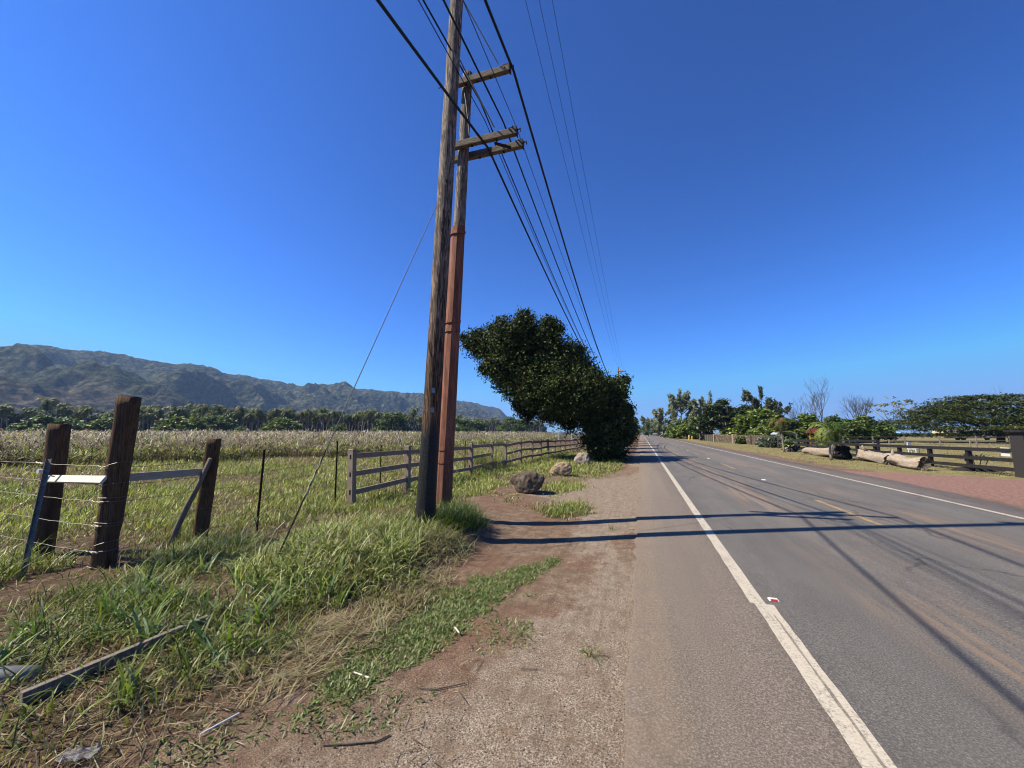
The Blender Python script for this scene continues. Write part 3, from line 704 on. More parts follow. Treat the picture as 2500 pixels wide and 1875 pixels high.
# ------------------------------------------------------------------ taupe post and rail fence
FY = [7.72, 9.98, 12.2, 14.4, 16.58, 18.51, 20.97, 23.31, 25.56, 27.7, 30.0, 32.0, 34.2, 36.5, 38.7, 41.0, 43.2, 45.5]
FZ = [1.30, 1.31, 1.29, 1.27, 1.30, 1.27, 1.29, 1.24, 1.23, 1.22, 1.17, 1.18, 1.13, 1.11, 1.09, 1.10, 1.09, 1.09]
pf = thing('rail_fence', 'taupe three rail fence running along the field edge', 'fence', (-6.25, 7.72, 0)); FO = Vector((-6.25, 7.72, 0))
jx = [random.uniform(-.04, .04) for _ in FY]
for i_, (y, z) in enumerate(zip(FY, FZ)):
    m = MB(); lean = random.uniform(-.03, .03); b0 = Vector((jx[i_], y - 7.72, -.2)); b1 = Vector((jx[i_] + lean - (.05 if i_ == 0 else 0), y - 7.72, z))
    m.bar(b0, b1, .135, .135, (0, 1, 0)); m.add([tuple(b1 + Vector((sx_ * .073, sy_ * .073, 0))) for sx_, sy_ in ((-1, -1), (1, -1), (1, 1), (-1, 1))] + [tuple(b1 + Vector((sx_ * .06, sy_ * .06, .025))) for sx_, sy_ in ((-1, -1), (1, -1), (1, 1), (-1, 1))],
        [(3, 2, 1, 0), (4, 5, 6, 7), (0, 1, 5, 4), (1, 2, 6, 5), (2, 3, 7, 6), (3, 0, 4, 7)])
    o = m.build('post', M['fence'], pf)
    if i_ in (0, 3):
        for zz in ((1.15, .76, .37) if i_ == 0 else (.42,)):
            q = MB(); q.box((jx[i_] - .035 * zz, y - 7.72 - .0685, zz), (.04, .004, .1)); q.build('slot', M['black'], o)
RZ = [.13, .53, .93]
for i_ in range(len(FY) - 1):
    for r_, dz in enumerate(RZ):
        if i_ == 0 and False: continue
        z0 = FZ[i_] - dz + random.uniform(-.02, .02) + (-.06 if i_ in (5,) else 0); z1 = FZ[i_ + 1] - dz + random.uniform(-.025, .025) + (.05 if i_ in (6,) else 0)
        if i_ == 4 and r_ == 1: continue
        m = MB(); m.bar((jx[i_], FY[i_] - 7.72 + .06, z0), (jx[i_ + 1], FY[i_ + 1] - 7.72 - .06, z1), .045, .115); m.build('rail', M['fence'], pf)

# ------------------------------------------------------------------ boulders
def rockmat(name, c1, c2, c3):
    t = NT(name); o = t.coord(); n = t.noise(4.5, 8, .7, o, .4); n2 = t.noise(14, 5, .7, o)
    c = t.ramp(n, [(.3, c1), (.5, c2), (.7, c3)]); c = t.mix(t.ramp(n2, [(.52, 0.0), (.62, .5)]), c, tuple(x * .35 for x in c1))
    t.base(c, .95); t.bump(t.math('ADD', n, t.math('MULTIPLY', n2, .4)), 1.0, .05); return t.m
def rock(name, label, x, y, pts, mat, seed):
    bm = bmesh.new()
    for p in pts: bm.verts.new(p)
    r_ = bmesh.ops.convex_hull(bm, input=bm.verts[:]); 
    for v in [v for v in bm.verts if not v.link_faces]: bm.verts.remove(v)
    bmesh.ops.triangulate(bm, faces=bm.faces[:])
    for _ in range(4):
        bmesh.ops.subdivide_edges(bm, edges=bm.edges[:], cuts=1, use_grid_fill=True); bmesh.ops.triangulate(bm, faces=[f for f in bm.faces if len(f.verts) > 3])
        if _ < 3: bmesh.ops.smooth_vert(bm, verts=bm.verts[:], factor=.42, use_axis_x=True, use_axis_y=True, use_axis_z=True)
    from mathutils import noise as mn
    bm.normal_update()
    for v in bm.verts:
        p = v.co + Vector((seed * 7, seed * 3, 0)); v.co += v.normal * (mn.noise(p * 3.2) * .045 + abs(mn.noise(p * 5.5)) * -.05 + mn.noise(p * 13) * .014)
    me = bpy.data.meshes.new(name); bm.to_mesh(me); bm.free(); o = link(bpy.data.objects.new(name, me)); me.materials.append(mat)
    o.location = (x, y, float(gz(x, y)) - .02); return tag(o, label, 'boulder')
R1 = rockmat('dark_basalt', (.05, .038, .028), (.13, .10, .075), (.25, .195, .145))
R2 = rockmat('tan_rock', (.20, .13, .085), (.36, .26, .17), (.5, .4, .29))
R3 = rockmat('pale_rock', (.24, .19, .15), (.38, .31, .25), (.54, .46, .37))
rock('boulder', 'dark grey boulder with a flat top, nearest the poles', -3.12, 11.15, [(-.30, -.3, 0), (.02, -.36, 0), (.25, -.2, 0), (.3, .3, 0), (-.2, .35, 0), (-.52, -.12, .34), (-.42, -.2, .54), (-.1, -.28, .62), (.2, -.2, .63), (.48, -.05, .5), (.53, .05, .42), (.42, .35, .5), (-.3, .4, .55), (.0, .45, .6), (-.5, .2, .4), (.44, -.2, .3)], R1, 1)
rock('boulder', 'tan rounded boulder in the middle of the three', -3.05, 15.8, [(-.45, -.15, .06), (-.2, -.35, 0), (.25, -.3, .02), (.3, .3, 0), (-.3, .3, 0), (-.52, 0, .2), (-.25, -.3, .42), (.05, -.25, .6), (.35, -.1, .62), (.5, .05, .4), (.48, -.15, .15), (.1, .35, .55), (-.3, .3, .4)], R2, 2)
rock('boulder', 'pale grey boulder farthest away, at the foot of the tree', -3.15, 22.3, [(-.4, -.2, 0), (.4, -.25, 0), (.4, .3, 0), (-.4, .3, 0), (-.48, 0, .3), (-.15, -.15, .66), (.1, -.1, .72), (.42, -.1, .5), (.48, 0, .2), (.3, .3, .6), (-.3, .3, .5)], R3, 3)

# ------------------------------------------------------------------ grass, weeds and litter
def polar(n, az0, az1, d0, d1, pw=1.0):
    """points spread so that near ground is denser than far ground"""
    a = np.radians(rng.uniform(az0, az1, n)); u = rng.random(n)
    d = (d0 ** (-pw + 1) + u * (d1 ** (-pw + 1) - d0 ** (-pw + 1))) ** (1 / (-pw + 1)) if abs(pw - 1) > 1e-3 else d0 * (d1 / d0) ** u
    return np.sin(a) * d, np.cos(a) * d, d
GREEN = [(.17, .22, .04), (.24, .29, .06), (.12, .16, .03), (.30, .33, .09), (.09, .12, .025)]
LIME = [(.50, .57, .13), (.38, .47, .09), (.64, .62, .23), (.24, .32, .06)]
STRAW = [(.46, .38, .22), (.36, .29, .17), (.56, .48, .31), (.25, .18, .10)]
def put(x, y): return np.stack([x, y, gz(x, y) - .005], 1)
def grassobj(name, parts, label, cat, mat): 
    V, Q, T, C = merge(parts); o = npmesh(name, V, Q, T, C, mat); return tag(o, label, cat, None, 'stuff')

# low field grass
x, y, d = polar(290000, -84, -3, 1.7, 48, 1.25)
lawnm = grass_mask(x, y); patchy = fbm(x * .55, y * .55, 4, 41)
near_bare = sst(np.hypot((x + 7) / 3.2, (y - 3.2) / 1.3), .5, 1.3)
prob = lawnm * (.26 + .22 * sst(d, 5, 9) + .8 * sst(patchy, .44, .6)) * (.35 + .65 * near_bare) * (x > dry_x(y) - 1)
prob *= np.where((y < 3.6) & (x > -7), .26, 1.0)
k = rng.random(len(x)) < prob; x, y, d = x[k], y[k], d[k]; N = len(x)
lush = sst(fbm(x * .5, y * .5, 3, 41), .45, .6)
mixc = rng.random(N) < (.6 * (1 - lush) + .2) * (1 - .3 * sst(d, 5, 10)); far = sst(d, 5, 12)[:, None]
cg = pal(N, GREEN, .3) * (1 - far) + pal(N, LIME, .25) * far; cs_ = pal(N, STRAW, .3)
C0 = np.where(mixc[:, None], cs_, cg)
hgt_ = rng.uniform(.04, .13, N) * (1 + .8 * lush) * (1 + .5 * sst(d, 12, 30)); wdt = rng.uniform(.004, .009, N) * (1 + d / 7.5)
parts = [blades(put(x, y), hgt_, wdt, rng.uniform(0, 6.28, N), rng.uniform(.05, .8, N), rng.uniform(.2, 1.3, N), 2, C0)]
grassobj('field_grass', parts, 'low yellow green field grass mixed with straw', 'grass', M['grass'])

# lush arching clumps by the poles
parts = []
def clumps(cx, cy, n_each, hr, wr, cols, spread=.07, leanr=(.05, .9), bendr=(.4, 2.0), nseg=4, jit=.28):
    n = len(cx) * n_each; X_ = np.repeat(cx, n_each) + rng.normal(size=n) * spread; Y_ = np.repeat(cy, n_each) + rng.normal(size=n) * spread
    hs = np.repeat(rng.uniform(.75, 1.25, len(cx)), n_each)
    return blades(put(X_, Y_), rng.uniform(*hr, n) * hs, rng.uniform(*wr, n), rng.uniform(0, 6.28, n), rng.uniform(*leanr, n), rng.uniform(*bendr, n), nseg, pal(n, cols, jit))
def spots(n, fn, xr, yr):
    out = []
    while sum(len(o[0]) for o in out) < n:
        a = rng.uniform(*xr, n * 3); b = rng.uniform(*yr, n * 3); kk = rng.random(n * 3) < fn(a, b); out.append((a[kk], b[kk]))
    return np.concatenate([o[0] for o in out])[:n], np.concatenate([o[1] for o in out])[:n]
BRIGHT = [(.34, .43, .10), (.46, .52, .16), (.22, .30, .06), (.60, .60, .27), (.13, .18, .04)]
f = lambda a, b: sst(1 - np.hypot((a + 3.55) / 1.25, (b - 4.55) / 1.6), .0, .5) * sst(edge_x(b) - a, -.02, .2)
cx_, cy_ = spots(250, f, (-4.9, -2.3), (3.0, 6.3)); parts.append(clumps(cx_, cy_, 30, (.10, .33), (.008, .019), BRIGHT, .10, (.1, 1.15), (.5, 2.3), 5, .4))
cx_, cy_ = spots(120, f, (-4.9, -2.3), (3.0, 6.3)); parts.append(clumps(cx_, cy_, 26, (.10, .32), (.006, .013), STRAW, .1, (.5, 1.4), (.2, 1.0), 3, .3))
cx_, cy_ = spots(60, lambda a, b: ((np.hypot(a + 3.28, b - 5.78) > .19) & (np.hypot(a + 3.6, b - 7.01) > .19)) * 1., (-3.8, -2.8), (5.3, 7.1)); parts.append(clumps(cx_, cy_, 28, (.15, .42), (.006, .013), GREEN, .07))
cx_, cy_ = spots(46, lambda a, b: 1. * (a > -3.6), (-3.2, -2.65), (5.75, 6.7)); parts.append(clumps(cx_, cy_, 30, (.18, .5), (.006, .012), [(.05, .10, .02), (.09, .15, .03), (.14, .2, .05)], .06))
cx_, cy_ = spots(26, lambda a, b: np.ones_like(a), (-3.1, -2.3), (5.0, 5.6)); parts.append(clumps(cx_, cy_, 34, (.14, .34), (.006, .012), [(.4, .38, .2), (.3, .3, .12), (.5, .45, .27), (.22, .27, .08)], .09, (.4, 1.1)))
grassobj('lush_grass', parts, 'lush bright green grass clumps in front of the poles', 'grass', M['grass'])

# foreground dark clumps, lower left
parts = []
f = lambda a, b: sst(edge_x(b) - .1 - a, 0, .3) * (.12 + sst(fbm(a * 1.6, b * 1.6, 3, 61), .5, .6))
cx_, cy_ = spots(200, f, (-5.6, -2.5), (1.4, 3.6)); parts.append(clumps(cx_, cy_, 20, (.09, .30), (.006, .014), GREEN + [(.30, .36, .10)], .08, (.1, 1.0)))
cx_, cy_ = spots(26, f, (-4.9, -2.75), (1.6, 3.6)); parts.append(clumps(cx_, cy_, 9, (.22, .42), (.016, .028), [(.16, .26, .13), (.24, .36, .06), (.12, .22, .06)], .05, (.2, 1.0), (.3, 1.4), 5))
cx_, cy_ = spots(26, lambda a, b: np.ones_like(a), (-6.0, -4.9), (3.6, 4.5)); parts.append(clumps(cx_, cy_, 40, (.2, .5), (.006, .013), [(.08, .13, .03), (.15, .21, .05), (.3, .33, .12)], .08, (.4, 1.2)))
cx_, cy_ = spots(60, lambda a, b: np.ones_like(a), (-10, -6.4), (2.2, 3.2)); parts.append(clumps(cx_, cy_, 34, (.15, .42), (.007, .015), LIME + GREEN, .1, (.1, .9)))
cx_, cy_ = spots(260, lambda a, b: sst(fbm(a * .5, b * .5, 3, 66), .45, .6), (-20, -5), (4.5, 16)); parts.append(clumps(cx_, cy_, 26, (.12, .36), (.010, .02), LIME + GREEN, .14, (.1, .9)))
cx_, cy_ = spots(120, lambda a, b: np.ones_like(a), (-6.9, -5.0), (8.5, 30)); parts.append(clumps(cx_, cy_, 22, (.12, .42), (.012, .026), GREEN + LIME, .16, (.1, .8)))
cx_, cy_ = spots(26, lambda a, b: np.ones_like(a), (-6.9, -6.3), (15.5, 19.5)); parts.append(clumps(cx_, cy_, 34, (.6, 1.2), (.014, .026), [(.36, .38, .12), (.28, .32, .1), (.46, .42, .2)], .16, (.05, .4), (.2, .9)))
grassobj('grass_clumps', parts, 'scattered green grass clumps among the fence posts', 'grass', M['grass'])

# straw and clippings lying on the ground
x, y, d = polar(90000, -84, -12, 1.6, 26, 1.35)
e = edge_x(y) - x; prob = (sst(e, -.55, .1) * .75 + .02) * sst(fbm(x * 1.1, y * 1.1, 4, 52), .36, .60); prob *= (x < -1.0)
prob *= np.where((y < 3.8) & (x > -7), .4, 1.0); k = rng.random(len(x)) < prob; x, y, d = x[k], y[k], d[k]; N = len(x)
P = put(x, y); P[:, 2] += rng.uniform(.004, .03, N)
c_ = pal(N, STRAW, .35); br = rng.random(N) < .4; c_[br] *= .3
parts = [blades(P, rng.uniform(.05, .22, N), rng.uniform(.0025, .006, N) * (1 + d / 8), rng.uniform(0, 6.28, N), rng.uniform(1.35, 1.57, N), rng.uniform(-.1, .2, N), 2, c_)]
cx_, cy_ = spots(200, lambda a, b: sst(.45 - abs(edge_x(b) - a - .05), 0, .3), (-3.3, -2.2), (2.2, 6.3))
n = len(cx_) * 22; X_ = np.repeat(cx_, 22) + rng.normal(size=n) * .07; Y_ = np.repeat(cy_, 22) + rng.normal(size=n) * .07
parts.append(blades(put(X_, Y_) + [0, 0, .02], rng.uniform(.08, .24, n), rng.uniform(.004, .009, n), np.repeat(rng.uniform(0, 6.28, len(cx_)), 22) + rng.normal(size=n) * .6, rng.uniform(1.1, 1.5, n), rng.uniform(-.1, .5, n), 3, pal(n, STRAW + [(.42, .42, .2)], .25)))
grassobj('straw_litter', parts, 'dry straw and clippings lying on the brown dirt', 'dry grass', M['dry'])

# clover and creeping weeds on the dirt and small tufts
def weeds(cx, cy, n_each, spread, size, cols):
    n = len(cx) * n_each; X_ = np.repeat(cx, n_each) + rng.normal(size=n) * spread; Y_ = np.repeat(cy, n_each) + rng.normal(size=n) * spread
    return blades(put(X_, Y_) + [0, 0, .006], rng.uniform(*size, n), rng.uniform(.008, .015, n), rng.uniform(0, 6.28, n), rng.uniform(.7, 1.45, n), rng.uniform(-.3, .6, n), 2, pal(n, cols, .3))
WEED = [(.17, .24, .06), (.24, .30, .09), (.11, .18, .045), (.30, .32, .13)]
f = lambda a, b: sst(1 - abs(a + np.interp(b, [2.4, 3, 4, 5, 5.6], [2.0, 1.95, 1.85, 1.5, 1.2])) / np.interp(b, [2.4, 3, 4, 5, 5.6], [.14, .33, .40, .30, .1]) + 1.2 * (fbm(a * 3, b * 3, 3, 71) - .5), .0, .4)
cx_, cy_ = spots(760, f, (-2.5, -.9), (2.4, 5.7)); parts = [weeds(cx_, cy_, 16, .045, (.02, .055), WEED)]
f = lambda a, b: sst(fbm(a * 1.7, b * 1.7, 3, 73), .56, .62) * (a > edge_x(b) - .1) * (a < gravel_edge(b) + .3)
cx_, cy_ = spots(190, f, (-2.9, -1.0), (1.4, 4.5)); parts.append(weeds(cx_, cy_, 13, .05, (.02, .05), WEED))
f = lambda a, b: sst(1 - np.hypot((a + 1.65) / .55, (b - 9.1) / .8), 0, .5)
cx_, cy_ = spots(50, f, (-2.4, -1.0), (8, 10.2)); parts.append(clumps(cx_, cy_, 26, (.05, .2), (.007, .014), GREEN + GREEN + LIME, .07, (.1, .9)))
f = lambda a, b: (.5 * sst(fbm(a * .9, b * .9, 3, 75), .5, .58) * (b < 16) + 1. * (b > 15.5)) * (a > np.interp(b, [9, 30], [-6, -6])) * (a < np.interp(b, [9, 12, 16, 18, 30], [-2.2, -2.2, -1.5, -1.1, -.8]))
cx_, cy_ = spots(1500, f, (-6, -.7), (9, 30)); parts.append(clumps(cx_, cy_, 12, (.05, .14), (.013, .024), GREEN + LIME, .12, (.2, 1.1), nseg=2))
f = lambda a, b: np.ones_like(a)
for (qx, qy) in ((-1.02, 9.05), (-.55, 7.6), (-.45, 3.35)):
    parts.append(clumps(np.array([qx]), np.array([qy]), 26, (.05, .16), (.005, .01), GREEN, .05, (.2, 1.2)))
grassobj('creeping_weeds', parts, 'low creeping weeds and tufts spreading on the dirt verge', 'weeds', M['grass'])

# pebbles on the verge
x, y, d = polar(16000, -62, 0, 1.6, 14, 1.4); k = (x < -.16) & (rng.random(len(x)) < np.where(x > gravel_edge(y) - .2, .8, .16)) & (x > edge_x(y) - .3); x, y = x[k], y[k]; N = len(x)
s_ = rng.uniform(.0025, .0065, N) * (1 + .12 * np.hypot(x, y)); P = put(x, y) + [0, 0, .005]
oc = np.array([(1, 0, 0), (0, 1, 0), (-1, 0, 0), (0, -1, 0), (0, 0, .7), (0, 0, -.7)]); V = (P[:, None, :] + oc[None] * s_[:, None, None] * rng.uniform(.7, 1.3, (N, 6, 3))).reshape(-1, 3)
tf = np.array([(0, 1, 4), (1, 2, 4), (2, 3, 4), (3, 0, 4), (1, 0, 5), (2, 1, 5), (3, 2, 5), (0, 3, 5)]); T = ((np.arange(N) * 6)[:, None, None] + tf[None]).reshape(-1, 3)
tag(npmesh('pebbles', V, None, T, np.repeat(pal(N, [(.12, .1, .085), (.34, .28, .22), (.5, .44, .37), (.2, .13, .09)], .3), 6, 0), M['dry']), 'loose pebbles on the gravel verge', 'pebbles', None, 'stuff')

# tall dry cane grass of the field
x, y, d = polar(150000, -80, -8, 12, 150, 1.15)
e = dry_x(y) + (fbm(x * .35, y * .35, 4, 81) - .5) * 8 - x; k = (e > 0) & (d < 140); x, y, d, e = x[k], y[k], d[k], e[k]
kk = rng.random(len(x)) < np.where(e < 4, 1.0, .8); x, y, d, e = x[kk], y[kk], d[kk], e[kk]; N = len(x)
hb = (.95 + 1.25 * fbm(x * .4, y * .4, 4, 83)) * (.38 + .62 * sst(e, -.2, 5.5)) * (1 + .0012 * np.clip(d - 40, 0, 100))
CANE = [(.67, .60, .48), (.52, .46, .36), (.82, .76, .64), (.31, .26, .19), (.48, .46, .27)]
fr = sst(fbm(x * .35, y * .35, 3, 87), .5, .62); pt_ = .62 + .76 * fbm(x * .12, y * .3, 4, 97)
c_ = pal(N, CANE, .25) * pt_[:, None] * (1 - .5 * (fr * sst(5 - e, 0, 4))[:, None]); root = c_ * [.42, .38, .32]  # roots coloured darker, painting in the shade at the cane base
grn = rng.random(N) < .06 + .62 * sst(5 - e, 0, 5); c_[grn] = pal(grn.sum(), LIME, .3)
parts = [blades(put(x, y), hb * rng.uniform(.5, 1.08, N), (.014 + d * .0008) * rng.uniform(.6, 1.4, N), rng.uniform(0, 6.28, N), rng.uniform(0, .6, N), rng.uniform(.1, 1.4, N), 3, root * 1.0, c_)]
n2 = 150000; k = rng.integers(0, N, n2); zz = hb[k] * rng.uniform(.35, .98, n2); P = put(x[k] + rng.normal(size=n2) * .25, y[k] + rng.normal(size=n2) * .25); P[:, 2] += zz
cl = c_[k] * rng.uniform(.5, 1.35, (n2, 1)) * (.45 + .6 * zz / hb[k])[:, None]  # leaves darken downward, shade within the stand put into the colour
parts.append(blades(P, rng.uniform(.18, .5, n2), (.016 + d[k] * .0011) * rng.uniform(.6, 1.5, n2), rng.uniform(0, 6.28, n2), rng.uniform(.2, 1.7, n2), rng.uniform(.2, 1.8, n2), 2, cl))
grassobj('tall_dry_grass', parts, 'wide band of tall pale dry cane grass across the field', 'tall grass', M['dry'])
# dry grass beyond the far shoulder
x, y, d = polar(90000, 6, 76, 14, 110, 1.3); n_ = fbm(x * .4, y * .4, 4, 91)
ok = (x > 8.7) & (y > np.interp(x, [8, 12.5, 30], [23.5, 21, 20])) & (rng.random(len(x)) < .25 + .8 * sst(n_, .42, .58)); x, y, d = x[ok], y[ok], d[ok]; N = len(x)
c_ = pal(N, [(.42, .37, .17), (.34, .32, .12), (.22, .25, .07), (.5, .44, .25), (.28, .2, .12)], .25)
parts = [blades(put(x, y), rng.uniform(.03, .10, N) * (1 + .8 * sst(x, 16, 22)), .006 * (1 + d / 9) * rng.uniform(.7, 1.3, N), rng.uniform(0, 6.28, N), rng.uniform(.2, 1.1, N), rng.uniform(0, .8, N), 2, c_)]
grassobj('verge_grass', parts, 'mown yellowing grass on the far side of the road', 'grass', M['dry'])

# big roadside tree
CAN = [(-11.93, 28, 8.46, 1.25), (-10.58, 28, 8.05, 1.7), (-8.94, 27, 8.55, 1.65), (-7.56, 27, 8.9, 1.35), (-5.92, 27, 8.45, 1.15), (-7.55, 27, 9.9, .7), (-5.76, 27, 9.2, .75), (-9.25, 27, 6.26, 1.7), (-8.02, 27, 5.03, 1.6), (-7.38, 28, 7.23, 2.2), (-5.56, 28, 7.0, 1.95), (-7.43, 27, 3.29, 1.2), (-5.96, 27, 4.67, 2.3), (-4.4, 28, 6.0, 1.5), (-3.99, 27, 4.33, 2.2), (-3.0, 28, 4.8, 1.5), (-2.57, 26, 3.15, 1.9), (-2.05, 30, 4.4, 1.3), (-1.6, 25, 2.05, 1.3), (-1.95, 24.5, 1.2, 1.2), (-2.8, 24.5, 1.3, 1.0), (-5.7, 27, 2.9, .9), (-4.58, 27, 2.5, 1.0), (-.75, 26, 3.05, .45), (-1.35, 32, 5.5, .7), (-.65, 25, 1.36, .45), (-2.4, 24.6, .45, .7), (-1.3, 24.8, .5, .6)]
BL = []
def nearer(a, b, c, r):
    k = 1 - .115 * float(sst(c, 2.7, 4.6)); return (a * k, b * k, 1.7 + (c - 1.7) * k, r * k)
CAN = [nearer(*q) for q in CAN]
for (a, b, c, r) in CAN:
    BL.append((a, b, c, r * .86, r * 1.0, r * .82))
    if c > 2.2:
        for _ in range(5):
            an, el_ = random.uniform(0, 6.28), random.uniform(-.5, 1.3); q = r * .82
            BL.append((a + math.cos(an) * math.cos(el_) * q, b + math.sin(an) * math.cos(el_) * q, c + math.sin(el_) * q * .85, r * .34, r * .34, r * .26))
for (a, b, c, r) in CAN:
    if r > 1.2: BL.append((a * .97 + random.uniform(-.4, .4), b + 2.2, c * .96, r * .9, r * 1.2, r * .9))
big = thing('roadside_tree', 'huge dark leafy tree leaning away from the road toward the fence', 'tree', (-2.6, 26.5, 0)); BO = np.array([-2.6, 26.5, 0])
def shift(bl, o): return [(b[0] - o[0], b[1] - o[1], b[2] - o[2], *b[3:]) for b in bl]
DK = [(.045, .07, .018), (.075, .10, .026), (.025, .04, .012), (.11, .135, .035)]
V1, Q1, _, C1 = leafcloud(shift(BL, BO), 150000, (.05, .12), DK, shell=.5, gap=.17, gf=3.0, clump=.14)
V2, Q2, _, C2 = leafcloud(shift([(b[0], b[1], b[2], b[3] * .74, b[4] * .74, b[5] * .74) for b in BL], BO), 12000, (.16, .34), [(.014, .022, .008)], shell=.6, gap=.0, gf=3.0)  # inner leaves coloured near black, imitating shade inside the crown
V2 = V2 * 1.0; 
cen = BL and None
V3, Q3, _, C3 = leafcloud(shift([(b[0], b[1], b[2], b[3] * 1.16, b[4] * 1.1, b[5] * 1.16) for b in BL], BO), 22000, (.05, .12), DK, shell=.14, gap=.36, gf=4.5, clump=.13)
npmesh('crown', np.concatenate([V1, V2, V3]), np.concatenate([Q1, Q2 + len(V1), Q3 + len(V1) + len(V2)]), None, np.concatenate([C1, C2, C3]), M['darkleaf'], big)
m = MB(); m.tube([(0, 0, -.1), (-.3, .2, 1.2), (-1.1, .6, 2.6), (-2.2, 1.0, 4.0), (-3.4, 1.2, 5.2)], [.42, .36, .3, .24, .17], 12, rough=.06); m.build('trunk', M['bark'], big, True)
for pth, r0 in (([(-.3, .2, 1.2), (.1, .3, 2.2), (.2, .3, 3.0)], .2), ([(-1.1, .6, 2.6), (-1.0, -.2, 3.6), (-1.5, -.9, 4.7), (-1.7, -1.5, 5.0)], .17), ([(-2.2, 1.0, 4.0), (-3.3, .6, 4.9), (-4.8, .8, 5.9), (-6.0, 1.0, 6.6)], .15), ([(-3.4, 1.2, 5.2), (-4.2, 1.2, 7), (-4.6, 1, 8.8)], .15), ([(-1.0, -.2, 3.6), (-.7, -.9, 4.4), (-1.0, -1.4, 5.0)], .08)):
    m = MB(); m.tube(pth, [r0 * (1 - .75 * k / (len(pth) - 1)) for k in range(len(pth))], 9, rough=.06); m.build('limb', M['palebark'], big, True)

# more trees of the roadside row behind the big one (their shade bands cross the near lane)
def leaf_tree(name, label, cat, x, y, blobs, n, size, cols, mat, trunks, group=None, bark='bark', **kw):
    t_ = thing(name, label, cat, (x, y, 0), 0, group)
    V, Q, T, C = leafcloud(blobs, n, size, cols, **kw)
    npmesh('crown', V, Q, T, C, M[mat], t_)
    for i_, (pth, r0, r1) in enumerate(trunks):
        m = MB(); k_ = len(pth) - 1; m.tube(pth, [r0 + (r1 - r0) * q / k_ for q in range(k_ + 1)], 8, rough=.07)
        m.build('trunk' if i_ == 0 else 'limb', M[bark], t_, True)
    return t_
for i_, (x, y, h_, r_) in enumerate(((-2.6, 35.5, 5.2, 1.9), (-2.7, 44, 4.6, 1.7), (-2.8, 53, 5.4, 1.8), (-2.7, 63, 4.2, 1.6), (-2.9, 80, 5.5, 2.1), (-3.0, 95, 6.5, 2.6))):
    leaf_tree('roadside_tree', ('second', 'third', 'fourth', 'fifth', 'sixth', 'farthest')[i_] + ' dark tree of the roadside row behind the leaning tree', 'tree', x, y,
              [(0, 0, h_ * .6, r_, r_ * .8, h_ * .36), (.3, .5, h_ * .35, r_ * .8, r_ * .7, h_ * .3), (-.8, 0, h_ * .75, r_ * .7, r_ * .7, h_ * .2)], 9000, (.12, .3), DK, 'darkleaf', [([(0, 0, -.1), (.1, 0, h_ * .3), (-.2, .1, h_ * .6)], .2, .08)], 'dark trees in a row along the near roadside', gap=.1, clump=.15)

# ------------------------------------------------------------------ coconut palms beyond the cane grass
def frond_mesh(nf, Lr, wd, droop, cols, seed, segs=6, zc=0.0, lo=-35):
    r = np.random.default_rng(seed); V = []; Q = []; C = []
    for i_ in range(nf):
        a = 2.4 * i_ + r.uniform(-.3, .3); el = R(r.uniform(lo, 75)) if i_ > 2 else R(75); L_ = Lr * r.uniform(.8, 1.1)
        d = np.array([math.cos(a), math.sin(a)]); sd = np.array([-math.sin(a), math.cos(a), 0]); p = np.array([0, 0, zc]); th = el; base = np.array(cols[r.integers(0, len(cols))]) * r.uniform(.7, 1.3)
        pts = [p.copy()]; ths = [th]
        for k in range(segs):
            th -= droop / segs * (1 + k / segs); p = p + np.array([d[0] * math.cos(th), d[1] * math.cos(th), math.sin(th)]) * L_ / segs; pts.append(p.copy()); ths.append(th)
        sub = 5
        for k in range(segs):
            for j in range(sub):
                f0 = (k + j / sub) / segs; f1 = (k + (j + .62) / sub) / segs
                A = pts[k] + (pts[k + 1] - pts[k]) * j / sub; B_ = pts[k] + (pts[k + 1] - pts[k]) * (j + .62) / sub; fw = (pts[k + 1] - pts[k]); fw = fw / np.linalg.norm(fw)
                wv = wd * math.sin(math.pi * min(.12 + f0 * .9, 1)) ** .6
                for sg in (-1, 1):
                    o = sd * sg * wv * .85 + fw * wv * .45 - np.array([0, 0, wv * r.uniform(.15, .75)]); b = len(V)
                    V += [A, B_, B_ + o * .98, A + o * .9]; Q.append((b, b + 1, b + 2, b + 3)); C += [base * r.uniform(.7, 1.25)] * 4
    return np.array(V), np.array(Q), np.array(C)
def palm(name, label, cat, loc, h_, nf, Lr, wd, cols, seed, group=None, r0=.17, bend=.6, droop=1.7, lo=-35):
    t_ = thing(name, label, cat, loc, 0, group)
    m = MB(); pts = [(bend * (k / 7) ** 1.6, .1 * math.sin(k), h_ * k / 7) for k in range(8)]; m.tube(pts, [r0 * (1.35 - .5 * k / 7) for k in range(8)], 8); m.build('trunk', M['palebark'], t_, True)
    V, Q, C = frond_mesh(nf, Lr, wd, droop, cols, seed, lo=lo); o = npmesh('fronds', V, Q, None, np.clip(C, .003, 1), M['palm'], t_); o.location = (bend, .1 * math.sin(7), h_); return t_
PC = [(.10, .15, .04), (.15, .19, .055), (.23, .24, .08), (.07, .10, .03), (.38, .32, .13)]
GL = 'coconut palms of the dense grove beyond the cane grass'; LL = 'coconut palm of the dense grove between the cane grass and the hills'
protos = [palm('coconut_palm', LL, 'palm tree', (-170, 90, 0), hh, 34, 4.0, .5, PC, s, GL, .2, b, 2.0) for s, (hh, b) in enumerate(((9.8, .6), (8.8, -.7), (10.6, .3), (9.2, 1.2)))]
P0 = []
